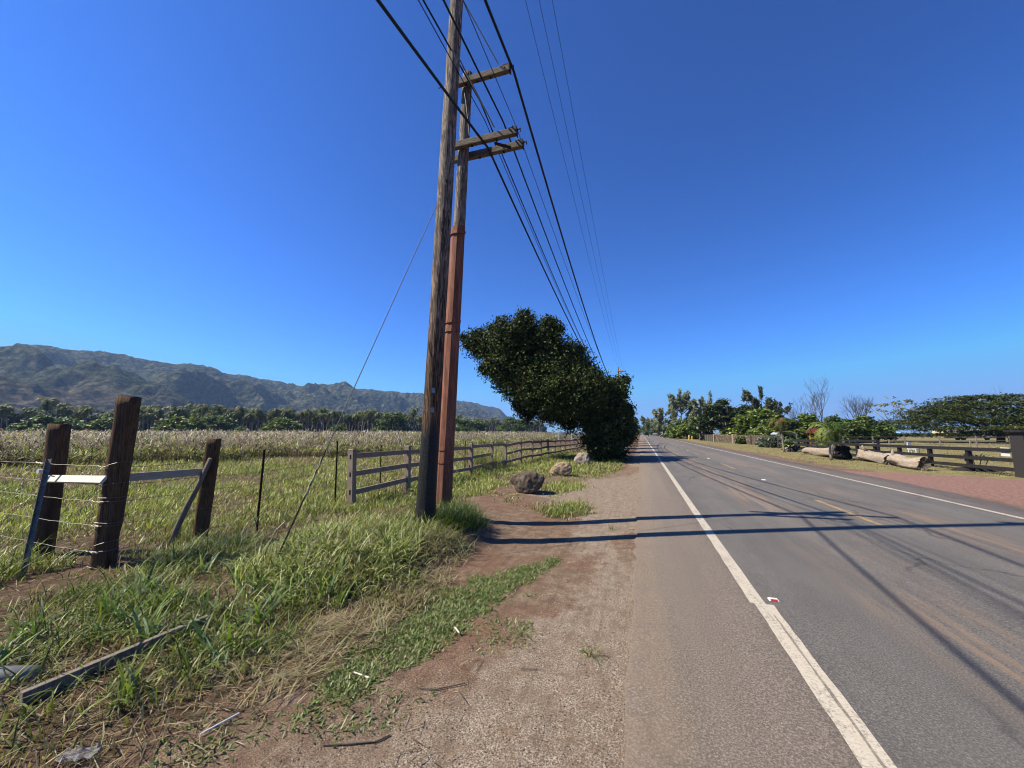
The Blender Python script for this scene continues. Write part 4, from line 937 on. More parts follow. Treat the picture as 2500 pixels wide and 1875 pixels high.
for az_ in np.arange(-76, -13.5, .30):
    a = az_ + random.uniform(-.12, .12)
    if -69 < a < -60.5 and random.random() < .45: continue
    D_ = float(np.interp(a, [-76, -69, -58, -50, -42, -36, -30, -26, -14], [215, 215, 205, 200, 200, 205, 225, 270, 330])) + random.uniform(-6, 14)
    P0.append((math.sin(R(a)) * D_, math.cos(R(a)) * D_))
for i_, (x, y) in enumerate(P0):
    o = protos[i_] if i_ < 4 else copy_tree(protos[i_ % 4]); o.location = (x, y, 0); s_ = random.uniform(.88, 1.18); o.scale = (s_, s_, s_ * random.uniform(.92, 1.08)); o.rotation_euler.z = random.uniform(0, 6.28)
# mass of palms and scrub behind the first row
blobs = []
for az_ in np.arange(-80, -13, .7):
    D_ = float(np.interp(az_, [-80, -69, -50, -36, -26, -14], [245, 242, 232, 240, 300, 360])); blobs.append((math.sin(R(az_)) * D_, math.cos(R(az_)) * D_, 3.5 + random.uniform(-.5, .8), 4.5, 4.5, random.uniform(4.5, 6.5)))
V, Q, _, C = leafcloud(blobs, 42000, (.5, 1.5), [(.03, .042, .018), (.05, .065, .022), (.02, .03, .013), (.08, .085, .03)], shell=.5, gap=.1, gf=4, elong=2)
tag(npmesh('grove_undergrowth', V, Q, None, C, M['leaf']), 'dark undergrowth and palms deep in the grove behind the first row', 'woodland', None, 'stuff')

def umbrella(name, label, x, y, rx, ry, h_, base, cols, n, size=(.25, .6), group=None, nl=34, th=.6, trunk_r=.35, mat='leaf', bark='bark', fill=.5):
    """flat topped spreading tree: many thin overlapping plates of leaves over radiating limbs"""
    bl = []; tr = [([(0, 0, -.1), (.15, .05, h_ * .16), (.05, .1, h_ * .28)], trunk_r, trunk_r * .8)]
    for k in range(nl):
        f = math.sqrt(random.random()) * .92; a = random.uniform(0, 6.28); zz = h_ - th * .6 - (h_ - base) * (f ** 2.0) * .95 - (0 if random.random() < .5 else random.random() ** 1.3 * (h_ - base) * fill)
        bl.append((math.cos(a) * rx * f, math.sin(a) * ry * f, max(zz, base), rx * random.uniform(.16, .30), ry * random.uniform(.16, .30), th * random.uniform(.5, 1.0)))
    for k in range(8):
        a = 6.28 * k / 8 + random.uniform(-.3, .3); f = random.uniform(.45, .8); tr.append(([(.05, .1, h_ * .2), (math.cos(a) * rx * f * .35, math.sin(a) * ry * f * .35, h_ * .48), (math.cos(a) * rx * f, math.sin(a) * ry * f, h_ * .8)], trunk_r * .45, trunk_r * .1))
    return leaf_tree(name, label, 'tree', x, y, bl, n, size, cols, mat, tr, group, bark, shell=.9, gap=.02, gf=2.5, flat=.55, clump=size[1] * .5)
FG = [(.09, .14, .03), (.13, .19, .04), (.06, .10, .025), (.19, .25, .06)]
YG = [(.14, .20, .035), (.20, .27, .05), (.10, .15, .03), (.26, .32, .07)]
random.seed(21)
for (a, D_, rx, hh, cols, lab) in ((-66.5, 190, 9, 6.6, FG, 'low spreading green tree in front of the palms, left of the tallest post'), (-62.5, 192, 8, 6.4, YG, 'bright green spreading tree in front of the palms, behind the tallest wooden post'),
        (-57.0, 178, 8, 7.2, YG, 'bright yellow green tree in front of the palms, above the shortest post'), (-54.0, 185, 8.5, 7.5, FG, 'broad green layered tree in front of the palms, right of the bright one'),
        (-47.3, 178, 6.5, 6.8, YG, 'yellow green layered tree in front of the palms, left of the stay wire'), (-34.2, 190, 9, 10.5, FG, 'rounded dense green tree at the right end of the palm grove, beside the dark pole'),
        (-26.3, 215, 13, 9.5, FG, 'wide dark green tree beyond the field, right of the red pole'), (-23.2, 235, 10, 8.2, FG, 'dark green tree beyond the field, beside the drooping branches of the roadside tree'), (-17.5, 240, 11, 11, FG, 'tree beyond the field seen under the roadside tree'),
        (-41.0, 132, 2.6, 4.3, YG, 'small green bush standing up out of the dry cane grass')):
    umbrella('spreading_tree', lab, math.sin(R(a)) * D_, math.cos(R(a)) * D_, rx, rx, hh, 1.8, cols, 5500 if rx > 3 else 2500, (.4, 1.0) if rx > 3 else (.25, .5), nl=30, th=1.1)
for a, D_ in ((-67.6, 300), (-66.9, 310), (-63.5, 320), (-63.0, 300), (-24.6, 300), (-24.2, 305), (-23.0, 300)):
    pass

# ------------------------------------------------------------------ trees beyond the far side of the road
def streaky(name, label, x, y, h_, spread, n, cols, seed, lean=0.0, group=None, dens=1.0, size=(.12, .32), bark='bark', sparse=False):
    """ironwood: upright limbs carrying wispy drooping tufts"""
    r = random.Random(seed); t_ = thing(name, label, 'tree', (x, y, 0), 0, group)
    bl = []; limbs = [[(0, 0, -.1), (lean * .3, 0, h_ * .35), (lean, 0, h_ * .93)]]
    for k in range(22 if not sparse else 13):
        z0 = h_ * r.uniform(.12, .72); a = r.uniform(0, 6.28); l = spread * r.uniform(.45, 1.0) * (1.1 - .55 * z0 / h_); up = r.uniform(.5, 1.3)
        px = lean * z0 / h_; e = (px + math.cos(a) * l, math.sin(a) * l, min(z0 + l * up, h_ * r.uniform(.86, 1.0))); mid = (px + math.cos(a) * l * .5, math.sin(a) * l * .5, z0 + (e[2] - z0) * .35); limbs.append([(px, 0, z0), mid, e])
        for q in range(4):
            f = r.uniform(.4, 1.05); bl.append((px + math.cos(a) * l * f + r.uniform(-.3, .3), math.sin(a) * l * f, z0 + (e[2] - z0) * f + r.uniform(-.3, .4), .07 * spread + .18, .07 * spread + .18, .10 * spread + .25))
    for q in range(5): bl.append((lean * .9, 0, h_ * (.8 + .045 * q), .35, .35, .6))
    V, Q, T, C = leafcloud(bl, n, size, cols, shell=.9, gap=.02, gf=2, elong=2.6, droop=.25, clump=.16)
    npmesh('crown', V, Q, T, C, M['leaf'], t_)
    for i_, l in enumerate(limbs):
        m = MB(); m.tube(l, [.035 * h_ ** .8 * (.5 if i_ else 1), .02 * h_ ** .8 * (.5 if i_ else 1), .012], 6); m.build('trunk' if i_ == 0 else 'limb', M[bark], t_, True)
    return t_
IR = [(.24, .27, .15), (.32, .35, .2), (.17, .2, .11), (.42, .44, .27)]
streaky('ironwood_tree', 'tallest wispy grey green ironwood by the bend of the road', 12.3, 139, 15.4, 6.2, 15000, IR, 1)
streaky('ironwood_tree', 'ironwood with a thin top leaning right, beside the tallest one', 17.0, 143, 13.2, 5.5, 9000, IR, 2, 2.4)
streaky('ironwood_tree', 'shorter ironwood closest to the road where it bends', 7.2, 148, 10.0, 4.4, 7000, IR, 3)
streaky('ironwood_tree', 'small far ironwood left of the others above the end of the road', 3.0, 190, 8.6, 4.5, 5000, IR, 4)
streaky('ironwood_tree', 'narrow pine shaped ironwood sticking up behind the spreading dark tree', 20.0, 132, 13.8, 2.6, 5000, IR, 5)
streaky('ironwood_tree', 'dark open ironwood with many upright limbs behind the stone wall', 27.0, 107, 12.2, 4.6, 8500, [(.09, .11, .055), (.13, .15, .075)], 6)
streaky('ironwood_tree', 'thin scraggly ironwood right of the dark open one', 30.2, 105, 8.5, 2.6, 2200, [(.1, .12, .06)], 7, sparse=True)
for i_, (a, D_, hh) in enumerate(((1.9, 260, 8), (2.8, 240, 9), (.6, 330, 9), (-.8, 360, 9), (-1.8, 350, 8))):
    umbrella('far_tree', ('leftmost', 'second', 'third', 'fourth', 'rightmost')[[4, 3, 2, 1, 0].index(i_) if False else i_] + ' of the hazy trees closing the far end of the road', math.sin(R(a)) * D_, math.cos(R(a)) * D_, 7, 7, hh, 1, FG, 2500, (.5, 1.1), nl=20, th=1.6)
random.seed(5)
umbrella('spreading_tree', 'dark spreading tree with a forked pale trunk behind the stone wall', 17.3, 95, 6.2, 6, 8.4, 2.6, [(.04, .06, .018), (.06, .085, .022), (.025, .04, .012)], 9000, (.25, .6), nl=44, th=.55, trunk_r=.3, bark='palebark', fill=.6)
umbrella('spreading_tree', 'fresh green layered tree behind the stone wall, right of the forked trunk', 21.2, 88, 5.2, 5, 6.0, 1.2, YG, 8000, (.25, .6), nl=42, th=.55, fill=.9)
umbrella('spreading_tree', 'bright green low tree at the left end of the stone wall', 12.9, 118, 5.5, 5, 4.6, 1.0, YG, 6000, (.25, .6), nl=34, th=.7, fill=.9)
umbrella('spreading_tree', 'green bushy tree by the roadside before the tallest ironwood', 10.8, 128, 5.0, 5, 5.0, .8, FG, 6000, (.25, .6), nl=34, th=.7, fill=.9)
umbrella('spreading_tree', 'dull green tree between the bend and the forked trunk', 16.0, 112, 5.5, 5, 6.4, 1.0, FG, 6500, (.25, .6), nl=34, th=.7, fill=.9)
umbrella('spreading_tree', 'lime green low tree behind the right end of the stone wall', 20.5, 72, 3.8, 3.5, 3.9, .8, YG, 5000, (.2, .45), nl=30, th=.45, fill=.9)
umbrella('spreading_tree', 'feathery green bush left of the young palm', 24.5, 73, 3.4, 3.4, 4.6, .7, FG + YG, 5500, (.18, .4), nl=30, th=.8, fill=.9)
umbrella('spreading_tree', 'green layered tree behind the young palm', 32.5, 84, 4.6, 5, 4.3, .8, FG, 7500, (.22, .5), nl=40, th=.5, fill=.8)
umbrella('spreading_tree', 'flat dark topped tree between the young palm and the huge umbrella tree', 37.0, 86, 4.0, 5, 4.3, 1.0, FG, 6000, (.22, .5), nl=40, th=.5, fill=.8)
umbrella('umbrella_tree', 'huge dark umbrella shaped tree filling the right side behind the black fence', 57.5, 90, 17, 11, 8.1, 1.25, [(.07, .09, .022), (.09, .115, .028), (.05, .066, .017), (.12, .14, .038)], 90000, (.1, .27), nl=300, th=.34, trunk_r=.55, fill=.85)
umbrella('umbrella_tree', 'second umbrella shaped tree at the right edge behind the dark pillar', 69, 88, 9, 9, 7.4, 2.0, FG, 12000, (.25, .6), nl=60, th=.5, trunk_r=.5, fill=.7)
umbrella('thorn_tree', 'thin pale feathery tree rising behind the left of the huge umbrella tree', 48.5, 101, 5.5, 4, 9.0, 5.5, [(.24, .27, .15), (.3, .32, .19)], 1100, (.12, .3), nl=22, th=.22, trunk_r=.2, bark='palebark')
def bare(name, label, x, y, h_, spread, seed, depth=4, n0=4, r0=.12, lean=0):
    r = random.Random(seed); m = MB()
    def grow(p, d, l, rad, k):
        e = p + d * l; mid = p + d * l * .5 + Vector((r.uniform(-.06, .06), r.uniform(-.06, .06), 0)) * l; m.tube([p, mid, e], [rad, rad * .8, rad * .6], 5 if k > 1 else 3, cap=False)
        if k <= 0: return
        for q in range(r.choice((2, 3, 3))):
            nd = (d + Vector((r.uniform(-1, 1), r.uniform(-1, 1), r.uniform(-.1, .7))) * spread).normalized(); grow(e.lerp(p, r.uniform(0, .35)), nd, l * r.uniform(.6, .85), rad * .58, k - 1)
    for q in range(n0): grow(Vector((0, 0, 0)), Vector((r.uniform(-.35, .35) * spread + lean, r.uniform(-.35, .35) * spread, 1)).normalized(), h_ * r.uniform(.32, .42), r0, depth)
    o = m.build(name, M['bark'], None, False); o.location = (x, y, 0); return tag(o, label, 'tree')
bare('bare_tree', 'leafless tree with a bent left branch above the young palm', 32.0, 88, 9.6, .55, 3, 5, 3, .11, -.15)
bare('bare_tree', 'bushy leafless tree with many fine upright twigs', 38.0, 90, 8.4, .42, 8, 5, 6, .09)
bare('bare_tree', 'small greyish leafless tree near the lime green low tree', 29.0, 92, 6.8, .4, 12, 4, 4, .07)
bare('bare_tree', 'leafless twigs poking out above the huge umbrella tree', 63.8, 98, 10.2, .35, 15, 4, 1, .06, -.2)
for i_, (x, y, h_, l_) in enumerate(((25.6, 106, 11.2, -.9), (29.8, 104, 9.6, -.7), (32.2, 105, 9.4, .6), (35.2, 104, 8.4, -1.0))):
    m = MB(); m.tube([(0, 0, 0), (l_ * .4, 0, h_ * .5), (l_, 0, h_)], [.09, .06, .015], 5); m.tube([(l_ * .5, 0, h_ * .6), (l_ * .5 + .5, 0, h_ * .78)], [.03, .008], 4)
    m.v = m.v; o = m.build('bare_tree', M['bark']); o.location = (x, y, 0); tag(o, ('bare slanting stem left of the dark open ironwood', 'left of three bare slanting stems right of the dark ironwood', 'middle of three bare stems, leaning right', 'rightmost bare slanting stem, leaning left')[i_], 'bare stem')
g_ = thing('banyan_shrub', 'grey green oleander shrub in front of the stone wall', 'shrub', (14.2, 52.5, 0)); g_.name = 'shrub'
V, Q, _, C = leafcloud([(0, 0, .6, 1.1, .8, .8), (1.0, -1.5, .4, .9, .9, .6), (-.6, 1.4, .5, .8, .8, .6), (.7, 1.5, .8, .6, .6, .6)], 3500, (.08, .2), [(.13, .16, .11), (.19, .21, .15), (.08, .11, .06)], elong=2.5, gap=.05); npmesh('foliage', V, Q, None, C, M['leaf'], g_)
for nm, lb, x, y, r_, cols in (('shrub', 'round green shrub at the foot of the stone wall pier', 13.9, 67.2, .75, FG), ('shrub', 'small green shrub beside the slender brown leaved tree', 13.2, 44.5, .6, FG), ('shrub', 'light green shrub under the dark spreading tree, above the wall', 18.0, 77, 1.5, YG), ('shrub', 'leafy shrub behind the black fence, left of the young palm trunk', 15.6, 42.3, .65, YG)):
    g_ = thing(nm, lb, 'shrub', (x, y, 0)); V, Q, _, C = leafcloud([(0, 0, r_ * .7, r_, r_, r_ * .8)], 1500, (.1 * r_, .35 * r_), cols, gap=.02); npmesh('foliage', V, Q, None, C, M['leaf'], g_)
YGR = [(.10, .16, .03), (.15, .22, .045), (.21, .27, .07)]
yp = palm('young_palm', 'young palm with a thick arching crown beside the logs', 'palm tree', (11.35, 30.6, 0), 2.0, 17, 1.8, .30, [(.08, .13, .03), (.13, .19, .04), (.19, .24, .06)], 11, None, .06, .0, 2.3, 15)
sp = palm('young_palm', 'slender tree with hanging brown and yellow leaves on a thin leaning trunk', 'palm tree', (11.9, 41.3, 0), 2.7, 16, 1.5, .34, [(.16, .17, .04), (.22, .15, .05), (.28, .16, .05), (.1, .13, .03)], 13, None, .06, -.25, 2.2)
for i_, (x, y, h_) in enumerate(((11.9, 150, 8.3), (13.0, 150.5, 7.4), (14.7, 151, 6.4))):
    m = MB(); m.tube([(0, 0, -.1), (0, 0, h_)], [.12, .07], 8); o = m.build('pole', M['palebark']); o.location = (x, y, 0); tag(o, ('left', 'middle', 'right')[i_] + ' of three slim pale poles in front of the ironwoods', 'pole')

# ------------------------------------------------------------------ things beyond the far shoulder
def railfence(name, label, pts, hts, mat, nrail=3, pw=.13, step=2.4, rail=(.04, .13), rz=(.10, .50, .86), jit=.0, base=-.25):
    o0 = Vector((pts[0][0], pts[0][1], 0)); f_ = thing(name, label, 'fence', tuple(o0))
    P_ = [Vector((p[0], p[1], h_)) for p, h_ in zip(pts, hts)]; out = []
    for a, b in zip(P_[:-1], P_[1:]):
        n = max(1, round((b.xy - a.xy).length / step)); out += [a.lerp(b, k / n) for k in range(n)]
    out.append(P_[-1])
    for p in out:
        m = MB(); q = p - o0; jj = random.uniform(-jit, jit); m.bar((q.x, q.y, base), (q.x + jj, q.y, p.z - .02 + abs(jj) * 3), pw, pw, (0, 1, 0)); m.build('post', mat, f_)
    dd = (P_[-1] - P_[0]); side = Vector((-dd.y, dd.x, 0)).normalized() * (pw / 2 + rail[0] / 2)
    if side.x > 0: side = -side
    for a, b in zip(out[:-1], out[1:]):
        for z in rz[:nrail]:
            m = MB(); m.bar(a - o0 + side + Vector((0, 0, -z + random.uniform(-jit, jit))), b - o0 + side + Vector((0, 0, -z + random.uniform(-jit, jit))), rail[0], rail[1]); m.build('rail', mat, f_)
    return f_
railfence('rail_fence', 'near black three rail fence ending at the dark pillar', [(13.9, 21.0), (14.05, 31.5), (14.6, 48.5)], [1.08, .97, .98], M['blackfence'], pw=.15, rail=(.045, .15), rz=(.08, .46, .82), step=2.35)
railfence('rail_fence', 'black rail fence set back behind the logs, ending at a lone post', [(14.9, 49.0), (18.3, 40.5)], [1.02, 1.1], M['blackfence'], pw=.15, rail=(.045, .15), rz=(.08, .46, .82), step=1.9)
railfence('rail_fence', 'brown plank fence far along the road beyond the yellow hydrants', [(13.6, 104), (13.0, 134), (12.4, 160)], [1.4, 1.4, 1.4], plainmat('brown_planks', (.22, .15, .11), .9), nrail=4, rz=(.1, .45, .8, 1.15), step=3.2, rail=(.04, .2))
railfence('rail_fence', 'short white rail fence beyond the brown plank fence', [(12.2, 163), (11.6, 180)], [1.4, 1.4], M['white'], step=3, rail=(.05, .22), rz=(.12, .6, 1.0))
railfence('rail_fence', 'white rail fence glimpsed beneath the big leaning tree', [(-15.5, 78), (-10.5, 80)], [1.75, 1.75], M['white'], step=2.5, rail=(.05, .2), rz=(.12, .6, 1.05))
pfn = thing('wire_fence', 'thin wire paddock fence with pale posts behind the black fence', 'fence', (20, 33, 0))
pp_ = [(18.9, 40.2), (22, 37), (25.2, 34.2), (28.6, 33), (32.5, 32.5), (37, 32)]
for x, y in pp_:
    m = MB(); m.bar((x - 20, y - 33, -.1), (x - 20, y - 33, 1.15), .07, .07, (0, 1, 0)); m.build('post', M['palebark'], pfn)
for z in (.35, .7, 1.05):
    m = MB(); m.tube([(x - 20, y - 33, z) for x, y in pp_], .006, 4); m.build('wire', M['wire'], pfn)
pfn = thing('wire_fence', 'far wooden paddock fence in front of the umbrella tree', 'fence', (27, 60, 0))
pp_ = [(20.5 + 3.2 * k, 52 + .9 * k + .6 * math.sin(k), 0) for k in range(12)]
for x, y, _ in pp_:
    m = MB(); m.bar((x - 27, y - 60, -.1), (x - 27, y - 60, 1.3), .1, .1, (0, 1, 0)); m.build('post', M['palebark'], pfn)
for z in (.45, .85, 1.22):
    m = MB(); m.tube([(x - 27, y - 60, z) for x, y, _ in pp_], .018, 4); m.build('rail', M['grey_wood'], pfn)

# dark pillar with a flat cap and its sign
pil = thing('gate_pillar', 'tall dark grey pillar with a flat overhanging cap at the right edge', 'pillar', (13.72, 20.45, 0))
m = MB(); m.box((1.0, .3, .84), (2.0, .6, 1.72)); m.build('wall', M['blackbox'], pil, bevel=.008)
m = MB(); m.box((1.0, .3, 1.75), (2.2, .8, .09)); m.build('cap', M['blackfence'], pil, bevel=.008)
m = MB(); m.box((.12, -.006, .7), (.03, .012, .03)); m.build('bolt', M['white'], pil)
sg = thing('sign', 'small white notice fixed to the black fence beside the dark pillar', 'sign', (13.97, 21.5, .93))
m = MB(); m.box((-.14, 0, 0), (.012, .42, .34)); m.build('panel', M['white'], sg)
def txt(body, size, loc, rot, mat, parent, name='lettering'):
    cu = bpy.data.curves.new(name, 'FONT'); cu.body = body; cu.size = size; cu.align_x = 'CENTER'; cu.align_y = 'CENTER'; cu.extrude = .001
    o = bpy.data.objects.new(name, cu); me = bpy.data.meshes.new_from_object(o); bpy.data.objects.remove(o)
    o = link(bpy.data.objects.new(name, me)); me.materials.append(mat); o.parent = parent; o.location = loc; o.rotation_euler = rot; return o
for z, w_ in ((.11, .30), (.075, .22), (-.005, .32), (-.04, .28)):      # the notice is too small in the photo to be read: worn dark lines
    m = MB(); m.box((-.147, .0 + (.32 - w_) * .2, z), (.003, w_, .014)); m.build('text_line', M['blackfence'], sg)

# driftwood logs
def log(label, a, b, r0, r1, seed, charred=False, knots=3):
    a = Vector(a); b = Vector(b); d = b - a; t_ = thing('log', label, 'log', (a.x, a.y, 0)); r = random.Random(seed); m = MB(); n = 22; segs = 26
    for i_ in range(segs + 1):
        f_ = i_ / segs; p = a.lerp(b, f_) - Vector((a.x, a.y, 0)); p += Vector((.10 * math.sin(f_ * 5 + seed), 0, .04 * math.sin(f_ * 7))); rad = r0 + (r1 - r0) * f_
        dn = d.normalized(); sx_ = dn.cross(Vector((0, 0, 1))).normalized(); up = sx_.cross(dn)
        for k in range(n):
            an = 6.283 * k / n; rr = rad * (1 + .6 * (float(vnoise(an * 1.3 + seed, f_ * 4, seed)) - .5) + .4 * (float(vnoise(k * 1.3, f_ * 3, seed + 2)) - .5))
            if i_ == 0: rr *= r.uniform(.7, .95)
            m.v.append(tuple(p + (sx_ * math.cos(an) + up * math.sin(an)) * rr + (dn * r.uniform(-.08, .04) if i_ in (0, segs) else Vector())))
    for i_ in range(segs):
        for k in range(n): m.f.append((i_ * n + k, i_ * n + (k + 1) % n, (i_ + 1) * n + (k + 1) % n, (i_ + 1) * n + k))
    m.f.append(tuple(range(n))[::-1]); o = m.build('trunk', M['driftwood'], t_, True)
    e = MB(); base = segs * n; p = Vector((0, 0, 0))
    pts = [Vector(m.v[base + k]) for k in range(n)]; c_ = sum(pts, Vector()) / n
    e.v = [tuple(q + dn * .01) for q in pts] + [tuple(c_ + (q - c_) * .55 - dn * .06) for q in pts] + [tuple(c_ - dn * .1)]
    for k in range(n): e.f.append((k, (k + 1) % n, n + (k + 1) % n, n + k)); e.f.append((n + k, n + (k + 1) % n, 2 * n))
    e.build('cut_end', M['char'] if charred else M['bark'], t_)
    if charred:
        m = MB(); q0 = b - Vector((a.x, a.y, 0)); m.tube([q0 - dn * .3 + Vector((0, 0, .02)), q0 - dn * .15, q0], [r1 * .95, r1 * 1.0, r1 * .98], 18, cap=False, rough=.06); m.build('burnt_rim', M['char'], t_)
    for k in range(knots):
        f_ = r.uniform(.2, .85); p = a.lerp(b, f_) - Vector((a.x, a.y, 0)); m = MB(); dr = Vector((r.uniform(-.6, .3), r.uniform(-.3, .5), 1)).normalized()
        m.tube([p + dr * r0 * .6, p + dr * (r0 + .18) + Vector((-.05, .02, 0)), p + dr * (r0 + .36)], [.11, .07, .02], 7, rough=.15); m.build('branch_stub', M['driftwood'], t_, True)
    return t_
log('long pale log with a charred hollow end under the young palm', (12.75, 39.5, .18), (12.15, 31.2, .40), .20, .42, 3, True, 1)
log('pale weathered log lying behind the nearest log', (12.95, 30.2, .32), (12.35, 26.3, .22), .40, .22, 5, False, 1)
log('nearest pale log with a dark sawn end toward the pillar', (12.55, 27.4, .34), (12.1, 23.3, .24), .20, .30, 8, False, 1)
m = MB(); r = random.Random(4)
hp = thing('brush_pile', 'heap of grey brush and roots at the end of the black fence', 'brush pile', (12.8, 42.3, 0))
for k in range(16):
    a = r.uniform(0, 6.28); m = MB(); p0 = Vector((r.uniform(-.4, .4), r.uniform(-.7, .7), .05)); p1 = p0 + Vector((math.cos(a) * .5, math.sin(a) * .6, r.uniform(.1, .55)))
    m.tube([p0, p0.lerp(p1, .5) + Vector((0, 0, .15)), p1], [.10, .075, .03], 6, rough=.2); m.build('root', M['driftwood'] if k % 3 else M['char'], hp)
m = MB(); m.tube([(11.5, 36.8, .03), (12.2, 36.4, .08), (12.6, 36.1, .04)], [.03, .025, .01], 6); tag(m.build('branch', M['grey_wood']), 'thin bare branch on the grass before the long log', 'branch')

# stone wall, sheets and posts before it
t = NT('lava_stone_wall'); o = t.coord(); cell = t.vor(3.2, t.coord((1, 1, 1.3)), 'F1', 1); edge = t.vor(3.2, t.coord((1, 1, 1.3)), 'DISTANCE_TO_EDGE', 0)
c = t.mix(.65, (.19, .145, .115), cell, 'MULTIPLY'); c = t.ramp(t.math('MULTIPLY', t.noise(1.7, 2, .5, cell), 1.0), [(.3, (.08, .062, .052)), (.5, (.20, .15, .115)), (.7, (.34, .26, .19))])
c = t.mix(t.ramp(edge, [(.0, 1.0), (.09, 0.0)]), c, (.03, .025, .02)); t.base(c, .95); t.bump(t.ramp(edge, [(0, 0.0), (.2, 1.0)]), 1.0, .08); M['lava'] = t.m
sw = thing('stone_wall', 'low lava stone wall with pale piers along the far verge', 'wall', (14.1, 72.4, 0)); SO = Vector((14.1, 72.4, 0))
WP = [(12.3, 90.0), (12.6, 80.5), (14.1, 72.4), (15.9, 55.5)]
for a, b in zip(WP[1:-1], WP[2:]): m = MB(); m.bar(Vector((*a, .66)) - SO, Vector((*b, .66)) - SO, .4, 1.36); m.build('wall', M['lava'], sw)
for p in WP[1:3]: m = MB(); m.box(Vector((*p, .7)) - SO, (.62, .9, 1.46)); m.build('pier', plainmat('pale_stone_pier', (.36, .26, .19), .95, var=.4, sc_=5, bump=.8), sw, bevel=.03)
gt = thing('picket_fence', 'grey stick fence between the stone pier and the mossy pillar', 'fence', (12.4, 85, 0))
for k in range(26):
    yy = -5 + .46 * k; m = MB(); m.bar((.02 * math.sin(k * 3), yy, 0), (.05 * math.sin(k * 5), yy + .04 * math.cos(k * 7), 1.25 + .1 * math.sin(k * 2.3)), .09, .09, (0, 1, 0)); m.build('picket', M['grey_wood'] if k % 5 else M['bark'], gt)
ms = thing('stone_pillar', 'mossy stone pillar with a small white lamp on top', 'pillar', (12.5, 95.5, 0)); m = MB(); m.box((0, 0, .75), (1.1, 1.1, 1.5)); m.build('body', M['lava'], ms, bevel=.06)
m = MB(); m.tube([(0, 0, 1.5), (0, 0, 1.62), (0, 0, 1.85), (0, 0, 1.95)], [.06, .14, .14, .04], 8); m.build('lamp', M['white'], ms)
for k, (x, y) in enumerate(((14.4, 69.5), (14.5, 66.5), (14.35, 62.1), (14.6, 58.5), (14.5, 54.5), (14.2, 50.5))):
    pass
wn = thing('wire_fence', 'wire fence on slim grey posts in front of the stone wall', 'fence', (14.4, 60, 0))
WN = [(14.3, 71), (14.55, 67.6), (14.6, 64.6), (14.4, 61.5), (14.8, 58), (14.4, 54.5), (14.1, 50.8), (13.6, 46.5)]
for k, (x, y) in enumerate(WN): m = MB(); m.bar((x - 14.4, y - 60, -.1), (x - 14.4, y - 60, 1.28), .09, .09, (0, 1, 0)); m.build('post', M['grey_wood'] if k % 2 else M['bark'], wn)
for z in (.2, .45, .7, .95, 1.2): m = MB(); m.tube([(x - 14.4, y - 60, z) for x, y in WN], .009, 4); m.build('wire', M['wire'], wn)

# hydrant and marker post
hy = thing('hydrant', 'yellow fire hydrant on the far grass verge', 'hydrant', (11.3, 103.5, 0))
m = MB(); m.tube([(0, 0, 0), (0, 0, .06), (0, 0, .07), (0, 0, .55), (0, 0, .56), (0, 0, .62), (0, 0, .74), (0, 0, .8)], [.2, .2, .14, .14, .19, .19, .13, .03], 14); m.build('body', M['yellow'], hy)
for dx, dy in ((-.22, 0), (.22, 0), (0, -.22)): m = MB(); m.tube([(0, 0, .45), (dx, dy, .45)], .075, 10); m.build('nozzle', M['yellow'], hy)
bo = thing('bollard', 'taller yellow bollard left of the hydrant', 'bollard', (10.2, 99, 0)); m = MB(); m.tube([(0, 0, 0), (0, 0, 1.0), (0, 0, 1.08), (0, 0, 1.12)], [.16, .16, .13, .03], 14); m.build('post', M['yellow'], bo)
m = MB(); m.tube([(0, 0, .78), (0, 0, .9)], .164, 14); m.build('band', M['white'], bo)

# vehicles by the bend
def vehicle(name, label, cat, x, y, rz, paint, kind):
    v = thing(name, label, cat, (x, y, 0), rz)
    if kind == 'van': prof = [(-2.3, .35), (-2.35, 1.0), (-2.3, 2.0), (-1.9, 2.1), (1.2, 2.1), (1.75, 1.3), (2.35, 1.1), (2.4, .35)]
    else: prof = [(-2.15, .3), (-2.2, .8), (-1.9, .95), (-1.3, 1.42), (.5, 1.45), (1.15, .95), (2.1, .82), (2.2, .3)]
    m = MB(); n = len(prof); hw = .92
    for sx_ in (-1, 1):
        for (py, pz) in prof: m.v.append((sx_ * hw * (.86 if pz > 1.2 else 1), py, pz))
    m.f.append(tuple(range(n))[::-1]); m.f.append(tuple(range(n, 2 * n)))
    for k in range(n): m.f.append((k, (k + 1) % n, n + (k + 1) % n, n + k))
    m.build('body', paint, v, bevel=.05)
    m = MB(); zt = 1.85 if kind == 'van' else 1.3; m.box((0, -2.33 if kind == 'van' else -1.68, zt - .28), (1.3, .03, .5), Matrix.Rotation(0 if kind == 'van' else -.9, 3, 'X')); m.build('rear_window', M['glass'], v)
    for sx_ in (-1, 1):
        m = MB(); m.box((sx_ * .84, .2, zt - .2), (.06, 1.8, .38)); m.build('side_window', M['glass'], v)
        m = MB(); m.box((sx_ * .75, -2.34, .95 if kind == 'van' else .72), (.2, .06, .2)); m.build('tail_light', M['red'], v)
        for yy in (-1.4, 1.4): m = MB(); m.tube([(sx_ * .7, yy, .34), (sx_ * .93, yy, .34)], .34, 18); m.build('wheel', M['black'], v)
    return v
vehicle('parked_van', 'white van parked on the far verge by the bend', 'van', 9.6, 196, R(4), M['white'], 'van')
vehicle('parked_car', 'black car parked just beyond the white van', 'car', 8.2, 207, R(6), M['black'], 'car')
vehicle('parked_car', 'silver car beyond the black car at the bend', 'car', 6.9, 236, R(6), M['galv'], 'car')

